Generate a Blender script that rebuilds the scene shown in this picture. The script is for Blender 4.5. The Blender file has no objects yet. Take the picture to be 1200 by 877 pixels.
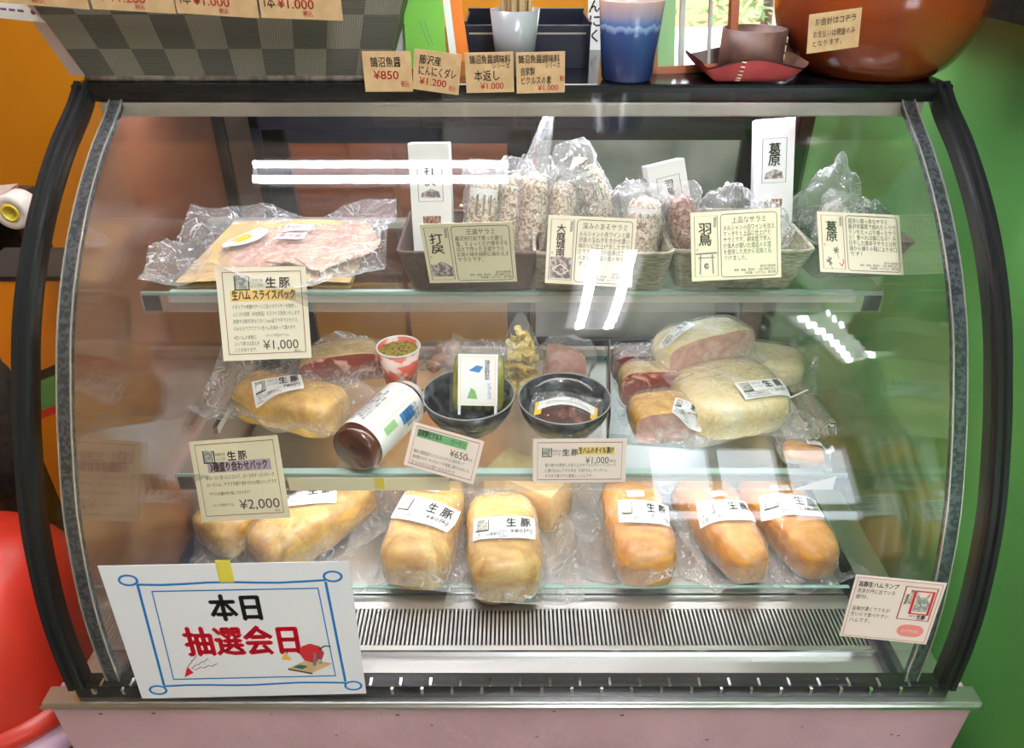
import bpy, bmesh, math, random
from mathutils import Vector, Matrix, noise
from mathutils.bvhtree import BVHTree
R = math.radians
SC = bpy.context.scene
COL = SC.collection

# ---------------------------------------------------------------- camera, world, light, exposure
cam_d = bpy.data.cameras.new('camera')
cam = bpy.data.objects.new('camera', cam_d); COL.objects.link(cam)
cam.location = (0, 0, 1.65); cam.rotation_euler = (R(90 - 32), 0, 0)
cam_d.sensor_width = 36.0; cam_d.lens = 880.0 / 1200.0 * 36.0
cam_d.clip_start = 0.02; cam_d.clip_end = 60
SC.camera = cam
SC.view_settings.view_transform = 'Standard'
SC.view_settings.look = 'None'
SC.view_settings.gamma = 1.0
SC.view_settings.use_curve_mapping = False
SC.view_settings.exposure = 0.80
SC.cycles.transparent_max_bounces = 40
SC.cycles.max_bounces = 12
SC.cycles.glossy_bounces = 6
SC.cycles.transmission_bounces = 8
SC.cycles.use_denoising = True
SC.cycles.caustics_reflective = False
SC.cycles.sample_clamp_indirect = 6.0
world = bpy.data.worlds.new('world'); SC.world = world
world.use_nodes = True
bg = world.node_tree.nodes['Background']
bg.inputs[0].default_value = (0.80, 0.90, 1.0, 1); bg.inputs[1].default_value = 4.2
TUBE_CEIL = 66.0        # emission of the ceiling tubes
TUBE_CASE = 20.0
FILL_SHELF = 22.0       # emission of the added fill strips under the shelf fronts        # emission of the case lamp

# ---------------------------------------------------------------- materials
def L(h):
    h = h.lstrip('#'); out = []
    for i in (0, 2, 4):
        c = int(h[i:i + 2], 16) / 255
        out.append(c / 12.92 if c <= .04045 else ((c + .055) / 1.055) ** 2.4)
    return (*out, 1.0)

def new_mat(name):
    m = bpy.data.materials.new(name); m.use_nodes = True
    nt = m.node_tree
    return m, nt, nt.nodes['Principled BSDF']

def mat(name, col, rough=.5, metal=0., c2=None, scale=20., bump=0., bscale=60., coat=0., coat_rough=.1, det=4., spec=None, lo=.4, hi=.6, stretch=None, emit=0.):
    m, nt, p = new_mat(name)
    p.inputs['Base Color'].default_value = L(col)
    p.inputs['Roughness'].default_value = rough
    p.inputs['Metallic'].default_value = metal
    p.inputs['Coat Weight'].default_value = coat
    p.inputs['Coat Roughness'].default_value = coat_rough
    if spec is not None: p.inputs['Specular IOR Level'].default_value = spec
    if emit:
        p.inputs['Emission Color'].default_value = L(col); p.inputs['Emission Strength'].default_value = emit
    tc = None
    if c2 or bump:
        tc = nt.nodes.new('ShaderNodeTexCoord'); src = tc.outputs['Object']
        if stretch:
            mp = nt.nodes.new('ShaderNodeMapping'); mp.inputs['Scale'].default_value = stretch
            nt.links.new(src, mp.inputs[0]); src = mp.outputs[0]
    if c2:
        n = nt.nodes.new('ShaderNodeTexNoise'); n.inputs['Scale'].default_value = scale; n.inputs['Detail'].default_value = det
        nt.links.new(src, n.inputs['Vector'])
        r = nt.nodes.new('ShaderNodeValToRGB')
        r.color_ramp.elements[0].position = lo; r.color_ramp.elements[1].position = hi
        r.color_ramp.elements[0].color = L(col); r.color_ramp.elements[1].color = L(c2)
        nt.links.new(n.outputs['Fac'], r.inputs[0]); nt.links.new(r.outputs[0], p.inputs['Base Color'])
    if bump:
        n2 = nt.nodes.new('ShaderNodeTexNoise'); n2.inputs['Scale'].default_value = bscale; n2.inputs['Detail'].default_value = 3
        nt.links.new(src, n2.inputs['Vector'])
        b = nt.nodes.new('ShaderNodeBump'); b.inputs['Strength'].default_value = bump; b.inputs['Distance'].default_value = .01
        nt.links.new(n2.outputs['Fac'], b.inputs['Height']); nt.links.new(b.outputs[0], p.inputs['Normal'])
        if coat: nt.links.new(b.outputs[0], p.inputs['Coat Normal'])
    return m

def glass_mat(name, tint='#FFFFFF', f0=.04, rough=0., bump=0., bscale=60., gain=1., power=5., gloss='#FFFFFF', veil=0.):
    """thin clear sheet: straight-through transmission and mirror-like reflection that grows at grazing angles"""
    m = bpy.data.materials.new(name); m.use_nodes = True; nt = m.node_tree; nt.nodes.clear()
    o = nt.nodes.new('ShaderNodeOutputMaterial'); mix = nt.nodes.new('ShaderNodeMixShader')
    t = nt.nodes.new('ShaderNodeBsdfTransparent'); g = nt.nodes.new('ShaderNodeBsdfGlossy')
    t.inputs[0].default_value = L(tint); g.inputs['Color'].default_value = L(gloss); g.inputs['Roughness'].default_value = rough
    lw = nt.nodes.new('ShaderNodeLayerWeight'); lw.inputs[0].default_value = .5
    pw = nt.nodes.new('ShaderNodeMath'); pw.operation = 'POWER'; pw.inputs[1].default_value = power
    ml = nt.nodes.new('ShaderNodeMath'); ml.operation = 'MULTIPLY_ADD'; ml.inputs[1].default_value = (1 - f0) * gain; ml.inputs[2].default_value = f0
    nt.links.new(lw.outputs['Facing'], pw.inputs[0]); nt.links.new(pw.outputs[0], ml.inputs[0])
    nt.links.new(ml.outputs[0], mix.inputs[0]); nt.links.new(g.outputs[0], mix.inputs[2])
    if veil:
        d = nt.nodes.new('ShaderNodeBsdfDiffuse'); d.inputs[0].default_value = L('#F4F6FA')
        m2 = nt.nodes.new('ShaderNodeMixShader'); m2.inputs[0].default_value = veil
        nt.links.new(t.outputs[0], m2.inputs[1]); nt.links.new(d.outputs[0], m2.inputs[2]); nt.links.new(m2.outputs[0], mix.inputs[1])
    else:
        nt.links.new(t.outputs[0], mix.inputs[1])
    nt.links.new(mix.outputs[0], o.inputs[0])
    if bump:
        tc = nt.nodes.new('ShaderNodeTexCoord'); n = nt.nodes.new('ShaderNodeTexNoise')
        n.inputs['Scale'].default_value = bscale; n.inputs['Detail'].default_value = 2.5; n.inputs['Distortion'].default_value = 1.2
        nt.links.new(tc.outputs['Object'], n.inputs['Vector'])
        b = nt.nodes.new('ShaderNodeBump'); b.inputs['Strength'].default_value = bump; b.inputs['Distance'].default_value = .02
        nt.links.new(n.outputs['Fac'], b.inputs['Height'])
        nt.links.new(b.outputs[0], g.inputs['Normal']); nt.links.new(b.outputs[0], lw.inputs['Normal'])
    return m

def film_mat(name, f0=.06, rough=.12, bump=1., bscale=40., gain=.5, power=2.6, cscale=16., cwidth=.022, camt=.5, haze=.03):
    """clear plastic film: sees straight through, reflects, with crease haze and glints painted white by noise"""
    m = bpy.data.materials.new(name); m.use_nodes = True; nt = m.node_tree; nt.nodes.clear(); N = nt.nodes.new; K = nt.links.new
    o = N('ShaderNodeOutputMaterial'); tc = N('ShaderNodeTexCoord')
    t = N('ShaderNodeBsdfTransparent'); t.inputs[0].default_value = L('#FCFCFD')
    g = N('ShaderNodeBsdfGlossy'); g.inputs['Roughness'].default_value = rough
    d = N('ShaderNodeBsdfDiffuse'); d.inputs[0].default_value = L('#FDFDFF'); tl = N('ShaderNodeBsdfTranslucent'); tl.inputs[0].default_value = L('#F6F7FA')
    dt = N('ShaderNodeMixShader'); dt.inputs[0].default_value = .15; K(d.outputs[0], dt.inputs[1]); K(tl.outputs[0], dt.inputs[2])
    n = N('ShaderNodeTexNoise'); n.inputs['Scale'].default_value = bscale; n.inputs['Detail'].default_value = 2.5; n.inputs['Distortion'].default_value = 1.2; K(tc.outputs['Object'], n.inputs['Vector'])
    b = N('ShaderNodeBump'); b.inputs['Strength'].default_value = bump; b.inputs['Distance'].default_value = .02; K(n.outputs['Fac'], b.inputs['Height']); K(b.outputs[0], g.inputs['Normal'])
    lw = N('ShaderNodeLayerWeight'); lw.inputs[0].default_value = .5; pw = N('ShaderNodeMath'); pw.operation = 'POWER'; pw.inputs[1].default_value = power; K(lw.outputs['Facing'], pw.inputs[0])
    ml = N('ShaderNodeMath'); ml.operation = 'MULTIPLY_ADD'; ml.inputs[1].default_value = gain; ml.inputs[2].default_value = f0; K(pw.outputs[0], ml.inputs[0])
    m1 = N('ShaderNodeMixShader'); K(ml.outputs[0], m1.inputs[0]); K(t.outputs[0], m1.inputs[1])
    gd = N('ShaderNodeMixShader'); gd.inputs[0].default_value = .35; K(g.outputs[0], gd.inputs[1]); K(dt.outputs[0], gd.inputs[2]); K(gd.outputs[0], m1.inputs[2])
    fac = None
    for sc_, wd, am in ((cscale, cwidth, camt), (cscale * 2.6, cwidth * .8, camt * .7)):
        c = N('ShaderNodeTexNoise'); c.inputs['Scale'].default_value = sc_; c.inputs['Detail'].default_value = 1.5; c.inputs['Distortion'].default_value = 1.8; K(tc.outputs['Object'], c.inputs['Vector'])
        s = N('ShaderNodeMath'); s.operation = 'SUBTRACT'; s.inputs[1].default_value = .5; K(c.outputs['Fac'], s.inputs[0]); a = N('ShaderNodeMath'); a.operation = 'ABSOLUTE'; K(s.outputs[0], a.inputs[0])
        r = N('ShaderNodeMapRange'); r.inputs['From Min'].default_value = 0; r.inputs['From Max'].default_value = wd; r.inputs['To Min'].default_value = am; r.inputs['To Max'].default_value = 0; K(a.outputs[0], r.inputs['Value'])
        if fac is None: fac = r.outputs[0]
        else:
            mx = N('ShaderNodeMath'); mx.operation = 'MAXIMUM'; K(fac, mx.inputs[0]); K(r.outputs[0], mx.inputs[1]); fac = mx.outputs[0]
    pn = N('ShaderNodeTexNoise'); pn.inputs['Scale'].default_value = 13.; pn.inputs['Detail'].default_value = 2; K(tc.outputs['Object'], pn.inputs['Vector'])
    pr = N('ShaderNodeMapRange'); pr.inputs['From Min'].default_value = .44; pr.inputs['From Max'].default_value = .62; pr.inputs['To Min'].default_value = .12; pr.inputs['To Max'].default_value = 1; K(pn.outputs['Fac'], pr.inputs['Value'])
    pm = N('ShaderNodeMath'); pm.operation = 'MULTIPLY'; K(fac, pm.inputs[0]); K(pr.outputs[0], pm.inputs[1]); fac = pm.outputs[0]
    ad = N('ShaderNodeMath'); ad.operation = 'ADD'; ad.inputs[1].default_value = haze; K(fac, ad.inputs[0])
    m2 = N('ShaderNodeMixShader'); K(ad.outputs[0], m2.inputs[0]); K(m1.outputs[0], m2.inputs[1]); K(dt.outputs[0], m2.inputs[2]); K(m2.outputs[0], o.inputs[0])
    return m

def emit_mat(name, col, s):
    m = bpy.data.materials.new(name); m.use_nodes = True; nt = m.node_tree; nt.nodes.clear()
    o = nt.nodes.new('ShaderNodeOutputMaterial'); e = nt.nodes.new('ShaderNodeEmission')
    e.inputs[0].default_value = L(col); e.inputs[1].default_value = s; nt.links.new(e.outputs[0], o.inputs[0])
    return m

def zramp_mat(name, stops, noise_amt=.02, nscale=80., rough=.25, coat=.6, stretch=(1, 1, .25)):
    """glaze in bands by height on the object (generated coordinate z), edge broken by noise"""
    m, nt, p = new_mat(name)
    tc = nt.nodes.new('ShaderNodeTexCoord'); sp = nt.nodes.new('ShaderNodeSeparateXYZ')
    nt.links.new(tc.outputs['Generated'], sp.inputs[0])
    mp = nt.nodes.new('ShaderNodeMapping'); mp.inputs['Scale'].default_value = stretch
    nt.links.new(tc.outputs['Object'], mp.inputs[0])
    n = nt.nodes.new('ShaderNodeTexNoise'); n.inputs['Scale'].default_value = nscale; nt.links.new(mp.outputs[0], n.inputs['Vector'])
    ad = nt.nodes.new('ShaderNodeMath'); ad.operation = 'MULTIPLY_ADD'; ad.inputs[1].default_value = noise_amt * 4
    nt.links.new(n.outputs['Fac'], ad.inputs[0]); nt.links.new(sp.outputs['Z'], ad.inputs[2])
    sb = nt.nodes.new('ShaderNodeMath'); sb.operation = 'SUBTRACT'; sb.inputs[1].default_value = noise_amt * 2
    nt.links.new(ad.outputs[0], sb.inputs[0])
    r = nt.nodes.new('ShaderNodeValToRGB'); els = r.color_ramp.elements
    els[0].position, els[0].color = stops[0][0], L(stops[0][1]); els[1].position, els[1].color = stops[-1][0], L(stops[-1][1])
    for s, c in stops[1:-1]:
        e = els.new(s); e.color = L(c)
    nt.links.new(sb.outputs[0], r.inputs[0]); nt.links.new(r.outputs[0], p.inputs['Base Color'])
    p.inputs['Roughness'].default_value = rough; p.inputs['Coat Weight'].default_value = coat
    return m

def checker_mat(name, a, b, sx, sz, rough=.6):
    """broad woven bands in two greys with a fine cross weave"""
    m, nt, p = new_mat(name)
    uv = nt.nodes.new('ShaderNodeUVMap')
    mp = nt.nodes.new('ShaderNodeMapping'); mp.inputs['Scale'].default_value = (sx, sz, 1); nt.links.new(uv.outputs[0], mp.inputs[0])
    ck = nt.nodes.new('ShaderNodeTexChecker'); ck.inputs['Scale'].default_value = 1.0
    ck.inputs[1].default_value = L(a); ck.inputs[2].default_value = L(b); nt.links.new(mp.outputs[0], ck.inputs[0])
    w = nt.nodes.new('ShaderNodeTexWave'); w.inputs['Scale'].default_value = 4.6; w.bands_direction = 'Y'; w.inputs['Distortion'].default_value = 1.5
    nt.links.new(mp.outputs[0], w.inputs[0])
    w2 = nt.nodes.new('ShaderNodeTexWave'); w2.inputs['Scale'].default_value = 4.6; w2.bands_direction = 'X'; w2.inputs['Distortion'].default_value = 1.5
    nt.links.new(mp.outputs[0], w2.inputs[0])
    mw = nt.nodes.new('ShaderNodeMix'); nt.links.new(ck.outputs['Fac'], mw.inputs[0]); nt.links.new(w.outputs['Fac'], mw.inputs[2]); nt.links.new(w2.outputs['Fac'], mw.inputs[3])
    mx = nt.nodes.new('ShaderNodeMix'); mx.data_type = 'RGBA'; mx.blend_type = 'OVERLAY'; mx.inputs[0].default_value = .28
    nt.links.new(ck.outputs[0], mx.inputs[6]); nt.links.new(mw.outputs[0], mx.inputs[7])
    nt.links.new(mx.outputs[2], p.inputs['Base Color'])
    bp = nt.nodes.new('ShaderNodeBump'); bp.inputs['Strength'].default_value = .25; bp.inputs['Distance'].default_value = .001
    nt.links.new(mw.outputs[0], bp.inputs['Height']); nt.links.new(bp.outputs[0], p.inputs['Normal'])
    p.inputs['Roughness'].default_value = rough
    return m

def meat_mat(name, lean, fat, scale, lo, hi, rough=.35, dist=1.5):
    m, nt, p = new_mat(name)
    tc = nt.nodes.new('ShaderNodeTexCoord'); n = nt.nodes.new('ShaderNodeTexNoise')
    n.inputs['Scale'].default_value = scale; n.inputs['Detail'].default_value = 5; n.inputs['Distortion'].default_value = dist
    nt.links.new(tc.outputs['Object'], n.inputs['Vector'])
    r = nt.nodes.new('ShaderNodeValToRGB'); r.color_ramp.elements[0].position = lo; r.color_ramp.elements[1].position = hi
    r.color_ramp.elements[0].color = L(lean); r.color_ramp.elements[1].color = L(fat)
    nt.links.new(n.outputs['Fac'], r.inputs[0]); nt.links.new(r.outputs[0], p.inputs['Base Color'])
    p.inputs['Roughness'].default_value = rough; p.inputs['Coat Weight'].default_value = 1.; p.inputs['Coat Roughness'].default_value = .07
    n2 = nt.nodes.new('ShaderNodeTexNoise'); n2.inputs['Scale'].default_value = 55; n2.inputs['Detail'].default_value = 2; n2.inputs['Distortion'].default_value = 1.5
    nt.links.new(tc.outputs['Object'], n2.inputs['Vector']); b = nt.nodes.new('ShaderNodeBump'); b.inputs['Strength'].default_value = 1.; b.inputs['Distance'].default_value = .010
    nt.links.new(n2.outputs['Fac'], b.inputs['Height']); nt.links.new(b.outputs[0], p.inputs['Coat Normal'])
    return m

M = {}
M['black'] = mat('black_rubber', '#15171A', .32, spec=.5)
M['black_gloss'] = mat('black_gloss', '#121318', .16)
M['navy'] = mat('dark_frame', '#1E2130', .3)
M['rail'] = mat('pale_aluminium', '#C9C2B8', .35, .6, c2='#A79F98', scale=8, lo=.3, hi=.7)
M['chrome'] = mat('chrome', '#E6E8EC', .08, 1.)
M['steel'] = mat('stainless_steel', '#DCDADA', .34, 1., bump=.04, bscale=30)
M['steel_brown'] = mat('brown_steel_post', '#7F685C', .3, .2)
M['trim'] = mat('grey_gasket', '#5A6068', .35, .3, c2='#33383E', scale=200, lo=.45, hi=.55)
M['trim_edge'] = mat('silver_edge', '#D8D8D2', .25, .7)
M['glass'] = glass_mat('clear_glass')
M['glass_edge'] = mat('green_glass_edge', '#9CC6BE', .15, coat=.5)
M['shelf_glass'] = glass_mat('shelf_glass', '#F2FAF8', f0=.05)
M['acrylic'] = glass_mat('clear_plastic', '#F6F4F0', f0=.06, rough=.05, gain=.8, power=3, veil=.10)
M['film'] = film_mat('wrinkled_film', f0=.10, rough=.13, bscale=60, cscale=34, cwidth=.018, camt=.34, haze=.012)
M['film_soft'] = film_mat('loose_film', f0=.09, rough=.14, bscale=28, gain=.55, power=2.0, cscale=26, cwidth=.022, camt=.7, haze=.07)
M['lamp'] = emit_mat('case_lamp', '#F4F6FF', TUBE_CASE)
M['shelf_fill'] = emit_mat('shelf_fill', '#FFFDF8', FILL_SHELF)
M['tube'] = emit_mat('ceiling_tube', '#FAFAFF', TUBE_CEIL)
M['tube_dim'] = emit_mat('dim_ceiling_tube', '#FAFAFF', TUBE_CEIL * .3)
M['paper'] = mat('cream_card', '#F3E8D2', .35, coat=.25)
M['paper_pink'] = mat('pale_pink_card', '#F4E2D8', .35, coat=.25)
M['paper_yellow'] = mat('pale_yellow_card', '#EFE6C4', .35, coat=.25)
M['white'] = mat('white_paper', '#F6F5F6', .4, coat=.1)
M['white_gloss'] = mat('white_laminate', '#F2EFF8', .2, coat=.4)
M['kraft'] = mat('kraft_card', '#D9B48A', .7, c2='#CFA87E', scale=60)
M['kraft_box'] = mat('kraft_box', '#D9BA8C', .75, c2='#D0AF80', scale=80)
M['ink'] = mat('ink_black', '#1C1A1C', .6)
M['ink_brown'] = mat('ink_brown', '#3A2C26', .6)
M['ink_grey'] = mat('ink_grey', '#77736F', .6)
M['red'] = mat('ink_red', '#D22B33', .5)
M['red_deep'] = mat('border_red', '#A8494E', .5)
M['crimson'] = mat('ink_crimson', '#E0132F', .5)
M['blue'] = mat('marker_blue', '#1478C4', .5)
M['yellow_hl'] = mat('highlight_yellow', '#F3C877', .6)
M['gold_hl'] = mat('highlight_gold', '#F2D27C', .6)
M['purple_hl'] = mat('highlight_mauve', '#BBA7B4', .6)
M['green_hl'] = mat('highlight_green', '#6FAE74', .6)
M['mauve_ink'] = mat('mauve_ink', '#7A3F8A', .5)
M['tape'] = mat('yellow_tape', '#E3D050', .45)
M['pink_oval'] = mat('pink_oval', '#EF8F88', .5)
M['logo'] = mat('logo_grey', '#8E928C', .6, c2='#C9C6BA', scale=220)
M['mauve_print'] = mat('mauve_print', '#7B6A78', .6, c2='#C9BCB2', scale=180, lo=.45, hi=.55)
M['ham'] = meat_mat('smoked_ham_fat', '#C68A34', '#EBC068', 22, .30, .62)
M['ham_orange'] = meat_mat('amber_ham', '#CE7E24', '#EDAA4C', 22, .30, .62)
M['ham_dark'] = meat_mat('ham_dark_end', '#8E5E33', '#C49A5C', 40, .35, .6)
M['fat'] = meat_mat('pale_fat', '#F0D998', '#FAF0CC', 10, .35, .6)
M['fat_tan'] = meat_mat('tan_rind', '#D0AC6C', '#EBD49C', 18, .35, .6)
M['cut_pink'] = meat_mat('pink_cut', '#C98F86', '#E3BDB0', 30, .38, .66)
M['cut_red'] = meat_mat('red_cut', '#93332B', '#E0B3A4', 34, .5, .62)
M['dark_red'] = meat_mat('dark_cured', '#5D211E', '#A9706A', 60, .42, .62)
M['salami'] = meat_mat('salami_casing', '#8C5A3C', '#E9DCC8', 170, .40, .56, rough=.5)
M['salami_red'] = meat_mat('red_salami', '#6E2A22', '#C7A08C', 150, .45, .6)
M['salami_grey'] = meat_mat('grey_salami', '#A79E96', '#DAD4CC', 90, .4, .6, rough=.6)
M['slices'] = meat_mat('ham_slices', '#C58C78', '#DDBA9F', 30, .38, .6)
M['tray_tan'] = mat('tan_board', '#C9A571', .6, c2='#D3B280', scale=15)
M['bk_brown'] = mat('brown_weave', '#5B4442', .65, c2='#46322F', scale=260, stretch=(1, 1, .3))
M['bk_grey'] = mat('grey_weave', '#A79B8A', .7, c2='#6F665C', scale=300, stretch=(.35, .35, 2.5))
M['bk_dark'] = mat('dark_weave', '#51463E', .65, c2='#3A322C', scale=260, stretch=(1, 1, .3))
M['jar_brown'] = mat('dark_brown_paste', '#4A211C', .12, coat=.8, c2='#5C2C24', scale=18)
M['amber'] = mat('amber_oil', '#A9752F', .1, coat=.8, c2='#8A5520', scale=20)
M['yellow_cap'] = mat('yellow_cap', '#E2AE34', .4)
M['bowl'] = mat('black_glazed_bowl', '#2A2C33', .22, c2='#5C616C', scale=55, lo=.48, hi=.7, coat=.5)
M['bowl_rim'] = mat('worn_bowl_rim', '#9A9A98', .35)
M['pasta'] = mat('yellow_curls', '#E6C465', .45, c2='#F4E3A2', scale=50, coat=.2)
M['oil_dark'] = mat('dark_red_oil', '#4A120E', .12, coat=.8, c2='#A35A22', scale=40, lo=.5, hi=.66)
M['pickle'] = mat('pickle_green', '#6E7431', .2, coat=.6, c2='#98964C', scale=40)
M['cup_print'] = mat('coral_cup_print', '#E06A5A', .4, c2='#F3DDD6', scale=36, lo=.47, hi=.54)
M['spice'] = mat('spiced_relish', '#A79A48', .4, c2='#5F2A25', scale=170, lo=.5, hi=.6, coat=.3)
M['black_tray'] = mat('black_tray', '#1C1D20', .25)
M['clear_tray'] = glass_mat('clear_tray', '#F1F3F4', f0=.05, rough=.05, gain=.8, power=3)
M['orange_wall'] = mat('orange_wall', '#E59A1C', .55, c2='#D68C18', scale=2, lo=.3, hi=.7)
M['green_wall'] = mat('green_wall', '#6FB763', .42, c2='#5EA455', scale=5, lo=.3, hi=.7, bump=.12, bscale=14)
M['grey_wall'] = mat('grey_plaster', '#C2CAC4', .7, c2='#8A9692', scale=6, lo=.35, hi=.65)
M['brown_wood'] = mat('brown_cabinet', '#8B4A33', .4, c2='#75402E', scale=6, stretch=(1, 1, 6))
M['brown_board'] = mat('brown_board', '#8A5A40', .35, c2='#7A4A36', scale=5, stretch=(1, 1, 4))
M['ochre'] = mat('ochre_panel', '#B9862F', .45, c2='#A87428', scale=5)
M['ceiling'] = mat('ceiling_white', '#E6E2DA', .7)
M['cream_wall'] = mat('cream_wall', '#D8CFC2', .7)
M['floor'] = mat('floor_tile', '#8A7E74', .4, c2='#74695F', scale=3)
M['plinth'] = mat('pink_concrete', '#D6AEB8', .7, c2='#C8A0AB', scale=7, lo=.35, hi=.65, bump=.15, bscale=50)
M['speck'] = mat('dark_speck', '#6A4650', .8)
M['red_plastic'] = mat('red_plastic', '#D23A28', .35, c2='#C5301F', scale=4)
M['pink_plastic'] = mat('lilac_plastic', '#C9A6BE', .45)
M['orange_print'] = mat('orange_board', '#D98313', .5)
M['green_print'] = mat('green_stripe', '#4F9A52', .5)
M['dark_fabric'] = mat('dark_fabric', '#17140F', .85, c2='#2A2418', scale=80)
M['dark_wood'] = mat('dark_wood', '#4A3524', .6, c2='#3A281B', scale=8, stretch=(1, 1, 6))
M['pale_cloth'] = mat('pale_cloth', '#C9B4AE', .8)
M['wk_basket'] = checker_mat('woven_basket', '#7A746A', '#54514A', 10, 4.0)
M['rope'] = mat('rope_edge', '#75685E', .7, c2='#51473F', scale=120, stretch=(1, 1, .3))
M['basket_liner'] = mat('white_liner', '#CFC6D2', .5)
M['green_card'] = mat('lime_card', '#7CC24A', .5)
M['orange_card'] = mat('orange_card', '#E07A22', .5)
M['silver_card'] = mat('grey_card', '#BFC0BC', .5)
M['grey_cup'] = mat('grey_plastic_cup', '#96969C', .25, coat=.3)
M['stick'] = mat('bamboo', '#D8B78B', .6)
M['blue_cup'] = zramp_mat('blue_drip_glaze', [(0, '#28356A'), (.62, '#2E4A82'), (.69, '#8FA6CC'), (.72, '#4A6AA8'), (.82, '#8F88A0'), (1, '#B99A94')], .035, 120.)
M['pot'] = mat('brown_glaze', '#7E3316', .16, c2='#9C4A1E', scale=7, lo=.35, hi=.7, coat=.7, coat_rough=.08)
M['leather_red'] = mat('red_leather', '#D2585C', .55, c2='#C54C52', scale=40)
M['leather_dark'] = mat('dark_leather', '#4A3230', .5, c2='#6A4A40', scale=40)
M['thread'] = mat('cream_thread', '#EBD9B0', .7)
M['frame_wood'] = mat('frame_wood', '#9A5432', .45)
M['pale_green'] = mat('pale_green_panel', '#9CCB8E', .5)
M['teal'] = mat('teal_door', '#1F6E73', .5)
M['white_board'] = mat('white_board', '#D9D4DE', .5)
M['blind'] = mat('white_blind', '#E8E8EC', .6)
M['blue_cloth'] = mat('patterned_cloth', '#26306E', .8, c2='#E7E9F2', scale=60, lo=.48, hi=.52)
M['leaf'] = mat('tree_leaves', '#5F8A52', .7, c2='#8FB07E', scale=10)
M['terracotta'] = mat('terracotta_wall', '#D9987E', .7)
M['pale_road'] = mat('pale_road', '#D8D4CC', .8)
M['white_enamel'] = mat('white_roll', '#E2DDD6', .4)
M['dark_slot'] = mat('dark_slot', '#0E0F12', .6)
M['sticker_blue'] = mat('sticker_blue', '#3E7FC1', .5)
M['sticker_green'] = mat('sticker_green', '#7DB56B', .5)
M['egg'] = mat('sticker_yolk', '#F0C044', .5)

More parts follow.
